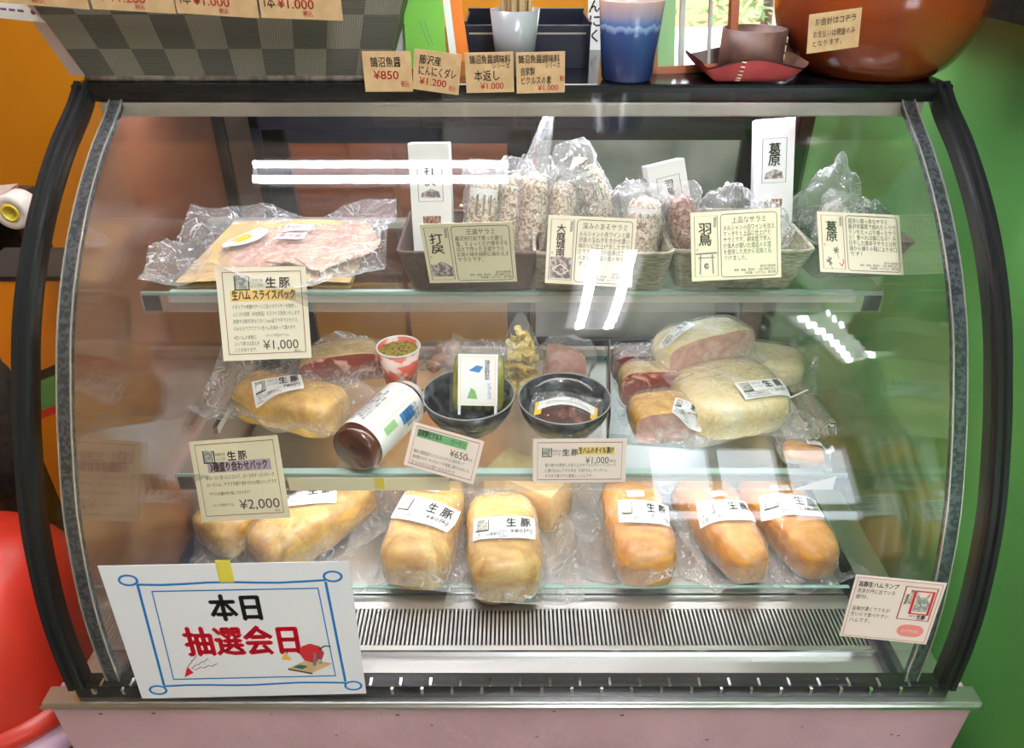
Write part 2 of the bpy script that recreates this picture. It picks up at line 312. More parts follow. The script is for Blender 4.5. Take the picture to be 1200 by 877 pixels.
# ---------------------------------------------------------------- mesh builder
class MB:
    def __init__(s): s.v = []; s.f = []; s.m = []; s.sm = []; s.uv = {}; s.mats = []
    def mi(s, m):
        if m not in s.mats: s.mats.append(m)
        return s.mats.index(m)
    def add(s, verts, faces, m, smooth=False, X=None):
        k = len(s.v); mi = s.mi(m)
        s.v += [(X @ Vector(v)) if X else Vector(v) for v in verts]
        for f in faces:
            s.f.append([i + k for i in f]); s.m.append(mi); s.sm.append(smooth)
        return s
    def box(s, c, d, m, X=None, bev=0.):
        if bev:
            bm = bmesh.new(); bmesh.ops.create_cube(bm, size=1)
            for v in bm.verts: v.co = Vector((v.co.x * d[0], v.co.y * d[1], v.co.z * d[2])) + Vector(c)
            bmesh.ops.bevel(bm, geom=bm.edges[:], offset=bev, segments=2, profile=.6, affect='EDGES')
            bm.verts.index_update()
            s.add([v.co.copy() for v in bm.verts], [[v.index for v in f.verts] for f in bm.faces], m, False, X); bm.free(); return s
        x, y, z = d[0] / 2, d[1] / 2, d[2] / 2
        vs = [Vector((a, b, e)) + Vector(c) for a in (-x, x) for b in (-y, y) for e in (-z, z)]
        return s.add(vs, [(0, 1, 3, 2), (4, 6, 7, 5), (0, 4, 5, 1), (2, 3, 7, 6), (0, 2, 6, 4), (1, 5, 7, 3)], m, False, X)
    def quad(s, a, b, c, d, m): return s.add([a, b, c, d], [(0, 1, 2, 3)], m)
    def rect(s, x0, y0, x1, y1, z, m): return s.add([(x0, y0, z), (x1, y0, z), (x1, y1, z), (x0, y1, z)], [(0, 1, 2, 3)], m)
    def ribbon(s, pts, w, z, m, closed=False):
        n = len(pts); vs = []
        for i, p in enumerate(pts):
            a = Vector(pts[(i - 1) % n] if (closed or i > 0) else pts[i]); b = Vector(pts[(i + 1) % n] if (closed or i < n - 1) else pts[i])
            d = (b - a); d = d.normalized() if d.length > 1e-9 else Vector((1, 0)); q = Vector((-d.y, d.x)) * w / 2
            if closed or 0 < i < n - 1:
                e1 = (Vector(p) - a); e2 = (b - Vector(p))
                if e1.length > 1e-9 and e2.length > 1e-9:
                    cs = max(.5, math.sqrt(max(0, (1 + e1.normalized().dot(e2.normalized())) / 2))); q = q / cs
            vs += [(p[0] - q.x, p[1] - q.y, z), (p[0] + q.x, p[1] + q.y, z)]
        fs = [(2 * i, 2 * ((i + 1) % n), 2 * ((i + 1) % n) + 1, 2 * i + 1) for i in range(n if closed else n - 1)]
        return s.add(vs, fs, m)
    def rring(s, x0, y0, x1, y1, w, z, m, r=0.):
        if r:
            pts = []
            for cx, cy, a0 in ((x1 - r, y1 - r, 0), (x0 + r, y1 - r, 90), (x0 + r, y0 + r, 180), (x1 - r, y0 + r, 270)):
                for k in range(4): a = R(a0 + 30 * k); pts.append((cx + r * math.cos(a), cy + r * math.sin(a)))
        else: pts = [(x0, y0), (x1, y0), (x1, y1), (x0, y1)]
        return s.ribbon(pts, w, z, m, True)
    def ngon(s, pts, z, m): return s.add([(p[0], p[1], z) for p in pts], [list(range(len(pts)))], m)
    def disc(s, x, y, rx, ry, z, m, n=24): return s.ngon([(x + rx * math.cos(2 * math.pi * i / n), y + ry * math.sin(2 * math.pi * i / n)) for i in range(n)], z, m)
    def lathe(s, prof, m, n=40, X=None, cap=True, smooth=True):
        vs = [(r * math.cos(2 * math.pi * j / n), r * math.sin(2 * math.pi * j / n), z) for r, z in prof for j in range(n)]
        fs = [(i * n + j, i * n + (j + 1) % n, (i + 1) * n + (j + 1) % n, (i + 1) * n + j) for i in range(len(prof) - 1) for j in range(n)]
        s.add(vs, fs, m, smooth, X)
        if cap:
            for i in (0, len(prof) - 1):
                if prof[i][0] > 1e-5: s.add([(prof[i][0] * math.cos(2 * math.pi * j / n), prof[i][0] * math.sin(2 * math.pi * j / n), prof[i][1]) for j in range(n)], [list(range(n)) if i else list(range(n))[::-1]], m, False, X)
        return s
    def tube(s, pts, r, m, n=8, X=None, smooth=True):
        pts = [Vector(p) for p in pts]; vs = []
        rr = r if isinstance(r, (list, tuple)) else [r] * len(pts)
        for i, p in enumerate(pts):
            d = (pts[min(i + 1, len(pts) - 1)] - pts[max(i - 1, 0)]).normalized()
            u = d.cross(Vector((0, 0, 1))) if abs(d.z) < .95 else d.cross(Vector((0, 1, 0))); u.normalize(); w = d.cross(u)
            vs += [p + (u * math.cos(2 * math.pi * j / n) + w * math.sin(2 * math.pi * j / n)) * rr[i] for j in range(n)]
        fs = [(i * n + j, i * n + (j + 1) % n, (i + 1) * n + (j + 1) % n, (i + 1) * n + j) for i in range(len(pts) - 1) for j in range(n)]
        fs += [list(range(n))[::-1], [(len(pts) - 1) * n + j for j in range(n)]]
        return s.add(vs, fs, m, smooth, X)
    def grid(s, fn, nu, nv, m, smooth=True, X=None, closed_u=False, keep=None):
        vs = [fn(i / nu, j / nv) for i in range(nu + (0 if closed_u else 1)) for j in range(nv + 1)]
        k = nu if closed_u else nu + 1; fs = []
        for i in range(nu):
            for j in range(nv):
                a = i * (nv + 1) + j; b = ((i + 1) % k) * (nv + 1) + j
                if keep is None or keep((i + .5) / nu, (j + .5) / nv): fs.append((a, b, b + 1, a + 1))
        return s.add(vs, fs, m, smooth, X)
    def text(s, body, x, y, h, m, z, w=None, align='L', bold=0., sx=1.):
        """text with its top-left at x, y, glyph height h, squeezed to width w when given"""
        vs, fs, x0, x1, y0, y1 = glyphs(body, 0)
        k = h / .82; wid = (x1 - x0) * k * sx
        kx = k * sx if w is None else k * sx * w / wid
        if w is not None: wid = w
        ox = x if align == 'L' else (x - wid / 2 if align == 'C' else x - wid)
        bo = bold * k * .9
        for dx, dy in (((0, 0),) if not bold else ((-bo, 0), (bo, 0), (0, bo), (0, -bo))):
            s.add([(ox + (vx - x0) * kx + dx, y - h + (vy + .06) * k + dy, z) for vx, vy in vs], fs, m)
        return s
    def vtext(s, body, x, y, h, m, z, gap=1.08, bold=0., sx=1.):
        for i, ch in enumerate(body):
            if ch != ' ': s.text(ch, x, y - i * h * gap, h, m, z, align='C', bold=bold, sx=sx)
        return s
    def build(s, name, parent=None, world=False, uvs=None, auto=None):
        me = bpy.data.meshes.new(name)
        vs = s.v
        if parent is not None and world:
            inv = parent.matrix_basis.inverted()
            if parent.parent is not None: inv = inv @ parent.parent.matrix_basis.inverted()
            vs = [inv @ v for v in vs]
        me.from_pydata([tuple(v) for v in vs], [], s.f)
        for m in s.mats: me.materials.append(M[m])
        me.polygons.foreach_set('material_index', s.m); me.polygons.foreach_set('use_smooth', s.sm)
        if uvs:
            ul = me.uv_layers.new(name='UVMap')
            for lp in me.loops: ul.data[lp.index].uv = uvs[lp.vertex_index]
        me.validate(); me.update()
        o = bpy.data.objects.new(name, me); COL.objects.link(o)
        if parent is not None: o.parent = parent
        return o

_gl = {}
def glyphs(body, bold):
    key = (body, bold)
    if key not in _gl:
        c = bpy.data.curves.new('lettering', 'FONT'); c.body = body; c.resolution_u = 4 if all(ord(q) < 256 for q in body) else 1; c.offset = bold
        o = bpy.data.objects.new('lettering', c); me = bpy.data.meshes.new_from_object(o)
        vs = [(v.co.x, v.co.y) for v in me.vertices]; fs = [list(p.vertices) for p in me.polygons]
        bpy.data.objects.remove(o); bpy.data.curves.remove(c); bpy.data.meshes.remove(me)
        xs = [v[0] for v in vs] or [0, 1]; ys = [v[1] for v in vs] or [0, 1]
        _gl[key] = (vs, fs, min(xs), max(xs), min(ys), max(ys))
    return _gl[key]

def tag(o, label, cat, group=None, kind=None):
    o['label'] = label; o['category'] = cat
    if group: o['group'] = group
    if kind: o['kind'] = kind
    return o
def thing(name, label, cat, loc=(0, 0, 0), rz=0., group=None, rot=None):
    o = bpy.data.objects.new(name, None); COL.objects.link(o)
    o.location = loc; o.rotation_euler = rot if rot else (0, 0, rz); o.empty_display_size = .03
    o.matrix_basis = Matrix.LocRotScale(Vector(loc), o.rotation_euler, None)
    return tag(o, label, cat, group)
def struct(o): o['kind'] = 'structure'; return o
def frame(TL, TR, BL):
    TL, TR, BL = Vector(TL), Vector(TR), Vector(BL)
    ex = (TR - TL); w = ex.length; ex.normalize(); dn = BL - TL; dn = dn - ex * dn.dot(ex); h = dn.length; ey = -dn.normalized(); ez = ex.cross(ey)
    c = TL + ex * w / 2 - ey * h / 2
    X = Matrix((ex, ey, ez)).transposed().to_4x4(); X.translation = c
    return X, w, h
def fbm(p, o=3): return noise.fractal(Vector(p), 1.0, 2.0, o)
def ridged(p): return 1 - abs(noise.noise(Vector(p))) * 2

# ---------------------------------------------------------------- the room
def wall(name, boxes, m):
    b = MB()
    for c, d in boxes: b.box(c, d, m)
    return struct(b.build(name))
wall('floor', [((.1, -.05, -.05), (5.2, 5.3, .1))], 'floor')
wall('ceiling', [((.1, -.05, 2.65), (5.2, 5.3, .1))], 'ceiling')
wall('wall_left', [((-2.45, -.05, 1.3), (.1, 5.3, 2.6))], 'orange_wall')
wall('wall_far_side', [((2.65, -.05, 1.3), (.1, 5.3, 2.6))], 'cream_wall')
wall('wall_back', [((-1.01, 2.55, 1.3), (2.78, .1, 2.6)), ((1.0, 2.55, .57), (1.24, .1, 1.14)), ((1.0, 2.55, 2.35), (1.24, .1, .5)), ((2.11, 2.55, 1.3), (.98, .1, 2.6))], 'orange_wall')
wall('wall_right', [((.69, .98, 1.3), (.09, 1.36, 2.6))], 'green_wall')
wall('trim_1', [((.625, .98, 1.60), (.05, 1.36, .14))], 'dark_fabric')
# front wall of the shop, behind the viewer, with a wide glazed front
wall('wall_front', [((-1.5, -2.65, 1.3), (1.8, .1, 2.6)), ((.05, -2.65, 1.3), (1.3, .1, 2.6)), ((1.3, -2.65, .42), (1.2, .1, .84)), ((1.3, -2.65, 2.37), (1.2, .1, .46)), ((1.927, -2.65, 1.3), (.055, .1, 2.6)), ((2.08, -2.65, 2.45), (.25, .1, .3)), ((2.08, -2.65, .1), (.25, .1, .2)), ((2.005, -2.65, 1.25), (.042, .1, 2.1)), ((2.075, -2.65, 1.25), (.042, .1, 2.1)), ((2.145, -2.65, 1.25), (.042, .1, 2.1)), ((2.43, -2.65, 1.3), (.46, .1, 2.6))], 'cream_wall')
b = MB()
for x in (.73, 1.10, 1.47, 1.87): b.box((x, -2.62, 1.49), (.05, .07, 1.32), 'white')
for z in (.86, 1.24, 2.12): b.box((1.3, -2.62, z), (1.2, .07, .05), 'white')
b.box((1.3, -2.62, 1.49), (1.15, .006, 1.3), 'glass')
struct(b.build('window_1'))
b = MB()
for x in (.40, .92, 1.60): b.box((x, 2.55, 1.62), (.05, .09, 1.0), 'frame_wood')
for z in (1.15, 2.08): b.box((1.0, 2.55, z), (1.24, .09, .05), 'frame_wood')
b.box((1.0, 2.55, 1.62), (1.2, .006, .94), 'glass')
struct(b.build('window_2'))
# slanting green wall at the viewer's right with pale rails along its top and beside the shop window
v0, v1 = Vector((.69, .30)), Vector((2.22, -2.6)); dv = (v1 - v0); an = math.atan2(dv.y, dv.x)
b = MB(); b.box((0, 0, 1.3), (dv.length, .08, 2.6), 'green_wall', X=Matrix.Translation(((v0.x + v1.x) / 2 + .04, (v0.y + v1.y) / 2 + .02, 0)) @ Matrix.Rotation(an, 4, 'Z')); struct(b.build('wall_slanted'))
b = MB()
for k in range(4): b.box((0, -.10 - .055 * k, 2.585), (dv.length * .86, .018, .03), 'white', X=Matrix.Translation(((v0.x + v1.x) / 2 + .04, (v0.y + v1.y) / 2 - .02, 0)) @ Matrix.Rotation(an, 4, 'Z'))
struct(b.build('trim_2'))
# low plastered wall and cabinet seen through the sliding doors at the back of the case
wall('wall_low', [((.38, 2.02, .62), (.62, .14, 1.24))], 'grey_wall')
cab = thing('kitchen_cabinet', 'brown wooden kitchen cabinet seen through the back sliding doors', 'cabinet', (-.48, 2.15, 0))
b = MB(); b.box((-.48, 2.15, .6), (1.08, .36, 1.2), 'brown_wood', bev=.006); b.build('body', cab, True)
for k in range(3):
    b = MB(); b.box((-.83 + .35 * k, 1.962, .97), (.335, .018, .42), 'brown_wood', bev=.004); d = b.build('door', cab, True)
    b = MB(); b.box((-.83 + .35 * k, 1.962, .38), (.335, .018, .70), 'ochre', bev=.004); d = b.build('drawer_front', cab, True)
b = MB(); b.box((.335, 2.48, 1.3), (.09, .03, 2.5), 'teal', bev=.004); tag(b.build('door_panel'), 'dark teal panel on the orange wall behind the blue cup', 'panel')
b = MB(); b.box((-.26, 2.48, 1.6), (.09, .04, 1.4), 'red', bev=.004); tag(b.build('wall_banner'), 'narrow red strip hanging on the orange wall behind the chopstick cup', 'banner')
# outside the back window
b = MB(); b.box((1.6, 5.2, .6), (3.4, .1, 1.2), 'terracotta'); tag(b.build('garden_wall'), 'low salmon garden wall outside the back window', 'wall', kind='structure')
b = MB(); b.box((1.5, 4.2, -.1), (6, 3.2, .1), 'pale_road'); struct(b.build('ground'))
b = MB(); b.box((.5, -5, -.1), (8, 4.6, .1), 'pale_road'); struct(b.build('road'))
rnd = random.Random(3)
tr = thing('garden_tree', 'green leafy tree outside the back window above the salmon wall', 'tree', (1.35, 4.4, 0))
b = MB(); b.tube([(0, 0, -.05), (.02, 0, .8), (0, .02, 1.5)], [.05, .04, .02], 'dark_wood', X=Matrix.Translation((1.35, 4.4, 0))); b.build('trunk', tr, True)
b = MB()
for i in range(900):
    p = Vector((rnd.gauss(0, .34), rnd.gauss(0, .2), rnd.gauss(1.35, .24))); q = Matrix.Rotation(rnd.random() * 6, 3, 'X') @ Matrix.Rotation(rnd.random() * 6, 3, 'Z')
    b.add([p + q @ Vector(a) for a in ((-.035, 0, 0), (0, -.012, .004), (.035, 0, 0), (0, .012, .004))], [(0, 1, 2, 3)], 'leaf', X=Matrix.Translation((1.35, 4.4, 0)))
b.build('foliage', tr, True)['kind'] = 'stuff'

def ceiling_lamp(loc, rz, ln, label, m='tube'):
    t = thing('ceiling_lamp', label, 'lamp', loc, rz)
    b = MB(); b.box((0, 0, -.02), (ln + .06, .20, .04), 'white', bev=.004); b.build('housing', t)
    for s in (-1, 1):
        b = MB(); b.tube([(-ln / 2, s * .05, -.065), (ln / 2, s * .05, -.065)], .015, m, 10); b.build('tube', t)
    for s in (-1, 1): b = MB(); b.box((s * (ln / 2 + .012), 0, -.055), (.024, .16, .05), 'white'); b.build('tube_holder', t)
ceiling_lamp((-.34, .955, 2.60), 0, .66, 'twin tube ceiling lamp running along the case, mirrored as a level streak in its glass')
ceiling_lamp((.28, -.15, 2.60), R(90), .95, 'twin tube ceiling lamp running toward the viewer, mirrored as an upright streak in the glass')
ceiling_lamp((1.22, -.80, 2.60), R(-63), 1.1, 'twin tube ceiling lamp beside the slanting green wall behind the viewer', 'tube_dim')

ceiling_lamp((-.1, 1.95, 2.60), 0, 1.2, 'added unseen twin tube fill light over the kitchen behind the case', 'tube_dim')  # unseen light added to brighten the wall, cabinet and rear panes

# ---------------------------------------------------------------- plinth under the case
b = MB(); b.box((0, 1.02, .395), (1.12, .92, .79), 'plinth'); b.box((0, .575, .808), (1.12, .03, .040), 'plinth')
rnd = random.Random(8)
for i in range(70):
    x, z = rnd.uniform(-.54, .54), rnd.uniform(.45, .822); s = rnd.uniform(.0008, .0022)
    b.ngon([(x + s * math.cos(a) * 1.6, -s * math.sin(a)) for a in (0, 1.2, 2.4, 3.6, 5)], 0, 'speck')
    for k in range(5): b.v[-1 - k] = Vector((b.v[-1 - k].x, .5596, z + b.v[-1 - k].y))
tag(b.build('counter_plinth'), 'pink speckled concrete plinth carrying the display case', 'plinth')

# ---------------------------------------------------------------- the display case
PR0 = [(.955, 1.466), (.925, 1.446), (.868, 1.416), (.808, 1.376), (.753, 1.329), (.705, 1.275), (.670, 1.222), (.638, 1.166), (.602, 1.088), (.577, 1.0), (.566, .93), (.562, .858)]
def catmull(P, n):
    P = [Vector(p) for p in P]; Q = [P[0] * 2 - P[1]] + P + [P[-1] * 2 - P[-2]]; out = []
    for i in range(1, len(Q) - 2):
        for k in range(n):
            t = k / n; a, b_, c_, d = Q[i - 1], Q[i], Q[i + 1], Q[i + 2]
            out.append(.5 * ((2 * b_) + (c_ - a) * t + (2 * a - 5 * b_ + 4 * c_ - d) * t * t + (3 * b_ - a - 3 * c_ + d) * t ** 3))
    return out + [P[-1]]
PR = catmull(PR0, 10)
def pnorm(i):
    d = PR[min(i + 1, len(PR) - 1)] - PR[max(i - 1, 0)]; d.normalize(); return Vector((d.y, -d.x))
PN = [pnorm(i) for i in range(len(PR))]
def band(b, sec, m, i0=0, i1=None, smooth=False):
    """sweep a closed cross-section [(x, offset along the outward normal)] along the glass curve"""
    i1 = len(PR) if i1 is None else i1; vs = []; n = len(sec)
    for i in range(i0, i1):
        for x, o in sec: p = PR[i] + PN[i] * o; vs.append((x, p.x, p.y))
    fs = [(k * n + j, k * n + (j + 1) % n, (k + 1) * n + (j + 1) % n, (k + 1) * n + j) for k in range(i1 - i0 - 1) for j in range(n)]
    fs += [list(range(n)), [(i1 - i0 - 1) * n + j for j in range(n)][::-1]]
    b.add(vs, fs, m, smooth)
case = thing('display_case', 'curved glass refrigerated counter display case full of packed hams and salami', 'display case', (0, 1.0, .79))
# chassis
b = MB(); b.box((0, 1.02, .7985), (1.118, .87, .015), 'steel', bev=.002); b.build('base', case, True)
b = MB(); b.box((0, .566, .8335), (1.13, .024, .009), 'steel', bev=.002); b.box((0, .5535, .8305), (1.135, .003, .005), 'chrome'); b.build('front_lip', case, True)
b = MB(); b.box((0, .572, .846), (1.05, .020, .026), 'black', bev=.003); b.build('gasket', case, True)
b = MB()
for k in range(29):
    b.box((-.50 + k * .0357, .5605, .853), (.0035, .003, .010), 'chrome'); b.box((-.49 + k * .0357, .567, .8605), (.003, .010, .003), 'chrome')
b.build('gasket_clip', case, True)['kind'] = 'stuff'
b = MB()
sec = [(-.5275, .0), (.5275, .0), (.5275, -.005), (-.5275, -.005)]
band(b, sec, 'glass', smooth=False)
for i in range(len(b.sm)): b.sm[i] = False
vs = []
fg = b.build('front_glass', case, True)
for s in (-1, 1):
    b = MB()
    sec = [(.5285, .003), (.5265, .006), (.521, .006), (.519, .003), (.516, .003), (.5145, .006), (.511, .006), (.5095, .003), (.509, -.003), (.510, -.018), (.5285, -.018)]
    band(b, [(s * x, o) for x, o in (sec if s > 0 else sec[::-1])], 'black')
    b.build('side_frame', case, True)
    b = MB()
    sec = [(.4725, -.008), (.4855, -.008), (.4855, -.016), (.4725, -.016)]
    band(b, [(s * x, o) for x, o in (sec if s > 0 else sec[::-1])], 'trim')
    tr_ = b.build('end_trim', case, True)
    b = MB()
    for x0, o1 in ((.4858, -.0165), (.4712, -.0085)): band(b, [(s * x0, -.0065), (s * (x0 + .0014), -.0065), (s * (x0 + .0014), o1), (s * x0, o1)][::s], 'trim_edge')
    b.build('trim_edge', tr_, True)
    b = MB(); out = [(p.x, p.y) for p in [PR[i] - PN[i] * .02 for i in range(5, len(PR))]]
    out += [(.58, .835), (1.25, .835), (1.25, 1.44), (.96, 1.44)]
    n = len(out)
    for x in (.4775, .4825): b.add([(s * x, y, z) for y, z in out], [list(range(n)) if x * s > 0 else list(range(n))[::-1]], 'glass')
    b.build('end_glass', case, True)
    if s < 0:
        b = MB(); n = len(out)
        for x in (.487, .491): b.add([(s * x, y, z) for y, z in out], [list(range(n)) if x > .489 else list(range(n))[::-1]], 'brown_board')
        b.build('end_board', case, True)
    b = MB(); b.box((s * .482, .99, .817), (.02, .82, .040), 'navy', bev=.002); b.build('end_sill', case, True)
    b = MB(); b.box((s * .482, 1.332, 1.14), (.016, .145, .62), 'steel_brown', bev=.002); po = b.build('rear_post', case, True)
    b = MB(); b.box((s * .480, 1.254, 1.14), (.022, .012, .62), 'black', bev=.002); b.box((s * .4725, 1.402, 1.14), (.003, .004, .60), 'trim_edge'); b.build('post_gasket', po, True)
b = MB(); b.box((0, 1.195, 1.4575), (1.06, .50, .021), 'black_gloss', bev=.004); b.build('top_panel', case, True)
b = MB(); b.box((0, .952, 1.4385), (1.0, .012, .017), 'rail', bev=.002); b.build('top_rail', case, True)
b = MB(); b.box((0, 1.0, 1.4435), (.94, .07, .007), 'white', bev=.001); lh = b.build('lamp_housing', case, True)
b = MB(); b.tube([(-.46, 1.0, 1.432), (.46, 1.0, 1.432)], .008, 'lamp', 8); b.build('lamp_tube', case, True)
# sliding doors at the back
b = MB()
b.box((0, 1.41, 1.375), (1.0, .05, .14), 'navy', bev=.002); b.box((0, 1.41, .820), (1.0, .05, .03), 'navy', bev=.002)
for x in (-.47, .487): b.box((x, 1.41, 1.1), (.03, .05, .5), 'navy', bev=.002)
b.build('door_frame', case, True)
for x0, x1, y in ((-.455, .035, 1.395), (-.005, .472, 1.418)):
    b = MB()
    for x in (x0 + .022, x1 - .022): b.box((x, y, 1.072), (.044, .018, .475), 'navy', bev=.002)
    b.box(((x0 + x1) / 2, y, 1.295), (x1 - x0, .018, .03), 'navy', bev=.002); b.box(((x0 + x1) / 2, y, .845), (x1 - x0, .018, .02), 'navy', bev=.002)
    d = b.build('sliding_door', case, True)
    b = MB(); b.box(((x0 + x1) / 2, y, 1.072), (x1 - x0 - .08, .005, .44), 'glass'); b.build('door_pane', d, True)
# shelves
def shelf(name, z, y0, y1, hw):
    b = MB(); b.box((0, (y0 + y1) / 2, z - .003), (2 * hw, y1 - y0, .006), 'shelf_glass')
    b.box((0, y0 - .0004, z - .003), (2 * hw, .0012, .0055), 'glass_edge'); p = b.build(name, case, True)
    b = MB(); b.box((0, y0 - .005, z - .0125), (2 * hw, .003, .027), 'acrylic'); b.build('price_rail', p, True)
    for s in (-1, 1):
        b = MB(); b.box((s * (hw - .012), y0 - .0025, z - .0155), (.022, .0025, .021), 'black', bev=.0005); b.build('rail_end', p, True)
        b = MB(); b.box((s * (hw - .012), (y0 + y1) / 2 + .05, z - .014), (.008, y1 - y0 - .14, .014), 'chrome', bev=.001); b.build('bracket', p, True)
    b = MB(); b.box((0, y0 + .005, z - .012), (2 * hw - .06, .0012, .012), 'white'); b.box((0, y0 + .012, z - .0068), (2 * hw - .06, .014, .0012), 'white'); b.build('fill_shield', p, True)  # added opaque shield that hides the fill strip from the camera
    b = MB(); b.tube([(-hw + .035, y0 + .011, z - .0115), (hw - .035, y0 + .011, z - .0115)], .0032, 'shelf_fill', 6); b.build('shelf_fill', p, True)  # glowing strip added only to brighten the lower goods
    b = MB(); b.box((0, y1 + .004, z - .004), (2 * hw, .014, .014), 'rail', bev=.002); b.build('rear_bar', p, True)
    return p
shelf('upper_shelf', 1.235, .862, 1.11, .470)
shelf('lower_shelf', .975, .818, 1.16, .470)
# deck with its slotted air grille
b = MB(); b.box((0, 1.08, .813), (.95, .68, .014), 'steel', bev=.001); b.build('deck', case, True)
b = MB(); b.box((0, .735, .829), (.945, .005, .018), 'shelf_glass'); b.box((0, .735, .8387), (.945, .0052, .0016), 'glass_edge'); b.build('deck_lip', case, True)
b = MB()
b.box((0, .720, .8225), (.95, .024, .004), 'steel'); b.box((0, .640, .8225), (.95, .016, .004), 'steel')
for k in range(168): b.box((-.472 + k * .00565, .678, .8225), (.0027, .062, .004), 'steel')
gr = b.build('air_grille', case, True)
b = MB(); b.box((0, .678, .8172), (.95, .10, .002), 'dark_slot'); b.build('grille_pan', gr, True)
b = MB(); b.box((0, .608, .821), (.95, .05, .004), 'steel'); b.box((0, .633, .826), (.95, .003, .012), 'chrome'); b.box((0, .586, .832), (.95, .004, .024), 'chrome'); b.build('front_gutter', case, True)

# ---------------------------------------------------------------- makers for the goods
def sgnp(v, e): return math.copysign(abs(v) ** e, v)
def loaf_fn(Ln, W, H, seed, p=3.0, e=.75, taper=0., lump=.05, flat=.15, cut=None, twist=0.):
    """rounded slab lying along y (front is -y); cut: fraction of the front that is sliced off flat"""
    def fn(u, v):
        s = -math.cos(math.pi * v) if cut is None else -cut + (1 + cut) * (1 - math.cos(math.pi * (.5 + v / 2)) * -1 - 1) * 0 + (1 + cut) * math.sin(math.pi / 2 * v)
        s = max(-1, min(1, s)); a = 2 * math.pi * u
        r = max(0, 1 - abs(s) ** p) ** (1 / p)
        tp = 1 + taper * s
        x = W / 2 * r * sgnp(math.cos(a), e) * tp
        z0 = sgnp(math.sin(a), e) * r
        z = H / 2 * z0 * (1 if z0 > 0 else 1 - flat) + H / 2 * (1 - flat)
        y = s * Ln / 2
        q = Vector((x, y, z)); c = Vector((0, y, H * .45))
        d = q - c
        k = 1 + lump * 2.4 * fbm((x * 14 + seed, y * 14, z * 14 + seed * 2.1), 2) + lump * .35 * fbm((x * 60 + seed, y * 60, z * 60))
        q = c + d * k
        q.z = max(q.z, .0006)
        return q
    return fn
def loaf(b, Ln, W, H, seed, m, X=None, cutm=None, nu=36, nv=26, **k):
    cut = k.get('cut')
    fn = loaf_fn(Ln, W, H, seed, **k)
    b.grid(fn, nu, nv, m, True, X, closed_u=True)
    if cut is not None:
        ring = [fn(i / nu, 0) for i in range(nu)]; c = sum(ring, Vector()) / nu
        vs = [c] ; fs = []
        for t in (.25, .5, .75, 1.): vs += [c.lerp(q, t) for q in ring]
        for i in range(nu): fs.append((0, 1 + (i + 1) % nu, 1 + i))
        for t in range(3):
            for i in range(nu): a = 1 + t * nu; fs.append((a + i, a + (i + 1) % nu, a + nu + (i + 1) % nu, a + nu + i))
        b.add(vs, fs, cutm or m, True, X)
    return b
def bvh_of(*bs):
    vs = []; fs = []
    for b in bs:
        k = len(vs); vs += [tuple(v) for v in b.v]; fs += [[i + k for i in f] for f in b.f]
    return BVHTree.FromPolygons(vs, fs)
def drape(bvh, x0, x1, y0, y1, seed, m='film', n=46, off=.0026, soft=.86, it=26, wr=.004, lift=.012, zmax=.5, floor=.0012):
    """a sheet of wrinkled film laid over the goods, its free margin crumpled on the floor"""
    N = n + 1; h = [[floor] * N for _ in range(N)]; hit0 = [[0] * N for _ in range(N)]
    for i in range(N):
        for j in range(N):
            x = x0 + (x1 - x0) * i / n; y = y0 + (y1 - y0) * j / n
            r = bvh.ray_cast(Vector((x, y, zmax)), Vector((0, 0, -1)))
            if r[0] is not None: h[i][j] = max(floor, r[0].z + off); hit0[i][j] = 1
    base = [row[:] for row in h]
    for _ in range(it):
        g = [row[:] for row in h]
        for i in range(N):
            for j in range(N):
                s = 0; c = 0
                for di, dj in ((1, 0), (-1, 0), (0, 1), (0, -1)):
                    if 0 <= i + di < N and 0 <= j + dj < N: s += h[i + di][j + dj]; c += 1
                g[i][j] = max(base[i][j], s / c * soft)
        h = g
    b = MB()
    def fn(u, v):
        i = min(n, round(u * n)); j = min(n, round(v * n)); x = x0 + (x1 - x0) * u; y = y0 + (y1 - y0) * v
        z = h[i][j]; w = 1 if not hit0[i][j] else .34
        e = max(abs(u - .5), abs(v - .5)) * 2
        z += wr * w * (.6 + ridged((x * 20 + seed, y * 20, seed)) + .35 * ridged((x * 52, y * 52 + seed, 2)))
        z += lift * max(0, e - .62) / .38 * (.8 + 1.3 * noise.noise((x * 13 + seed, y * 13, 5))) * (1 if w == 1 else 0)
        jx = .006 * noise.noise((y * 22 + seed, x * 5, 1)) * e; jy = .006 * noise.noise((x * 22, seed, y * 5)) * e
        return Vector((x + jx, y + jy, max(z, floor)))
    k0 = len(b.f); b.grid(fn, n, n, m, True)
    if m == 'film':
        sm_ = b.mi('film_soft')
        for i in range(n):
            for j in range(n):
                if not (hit0[i][j] or hit0[i + 1][j + 1]): b.m[k0 + i * n + j] = sm_
    return b
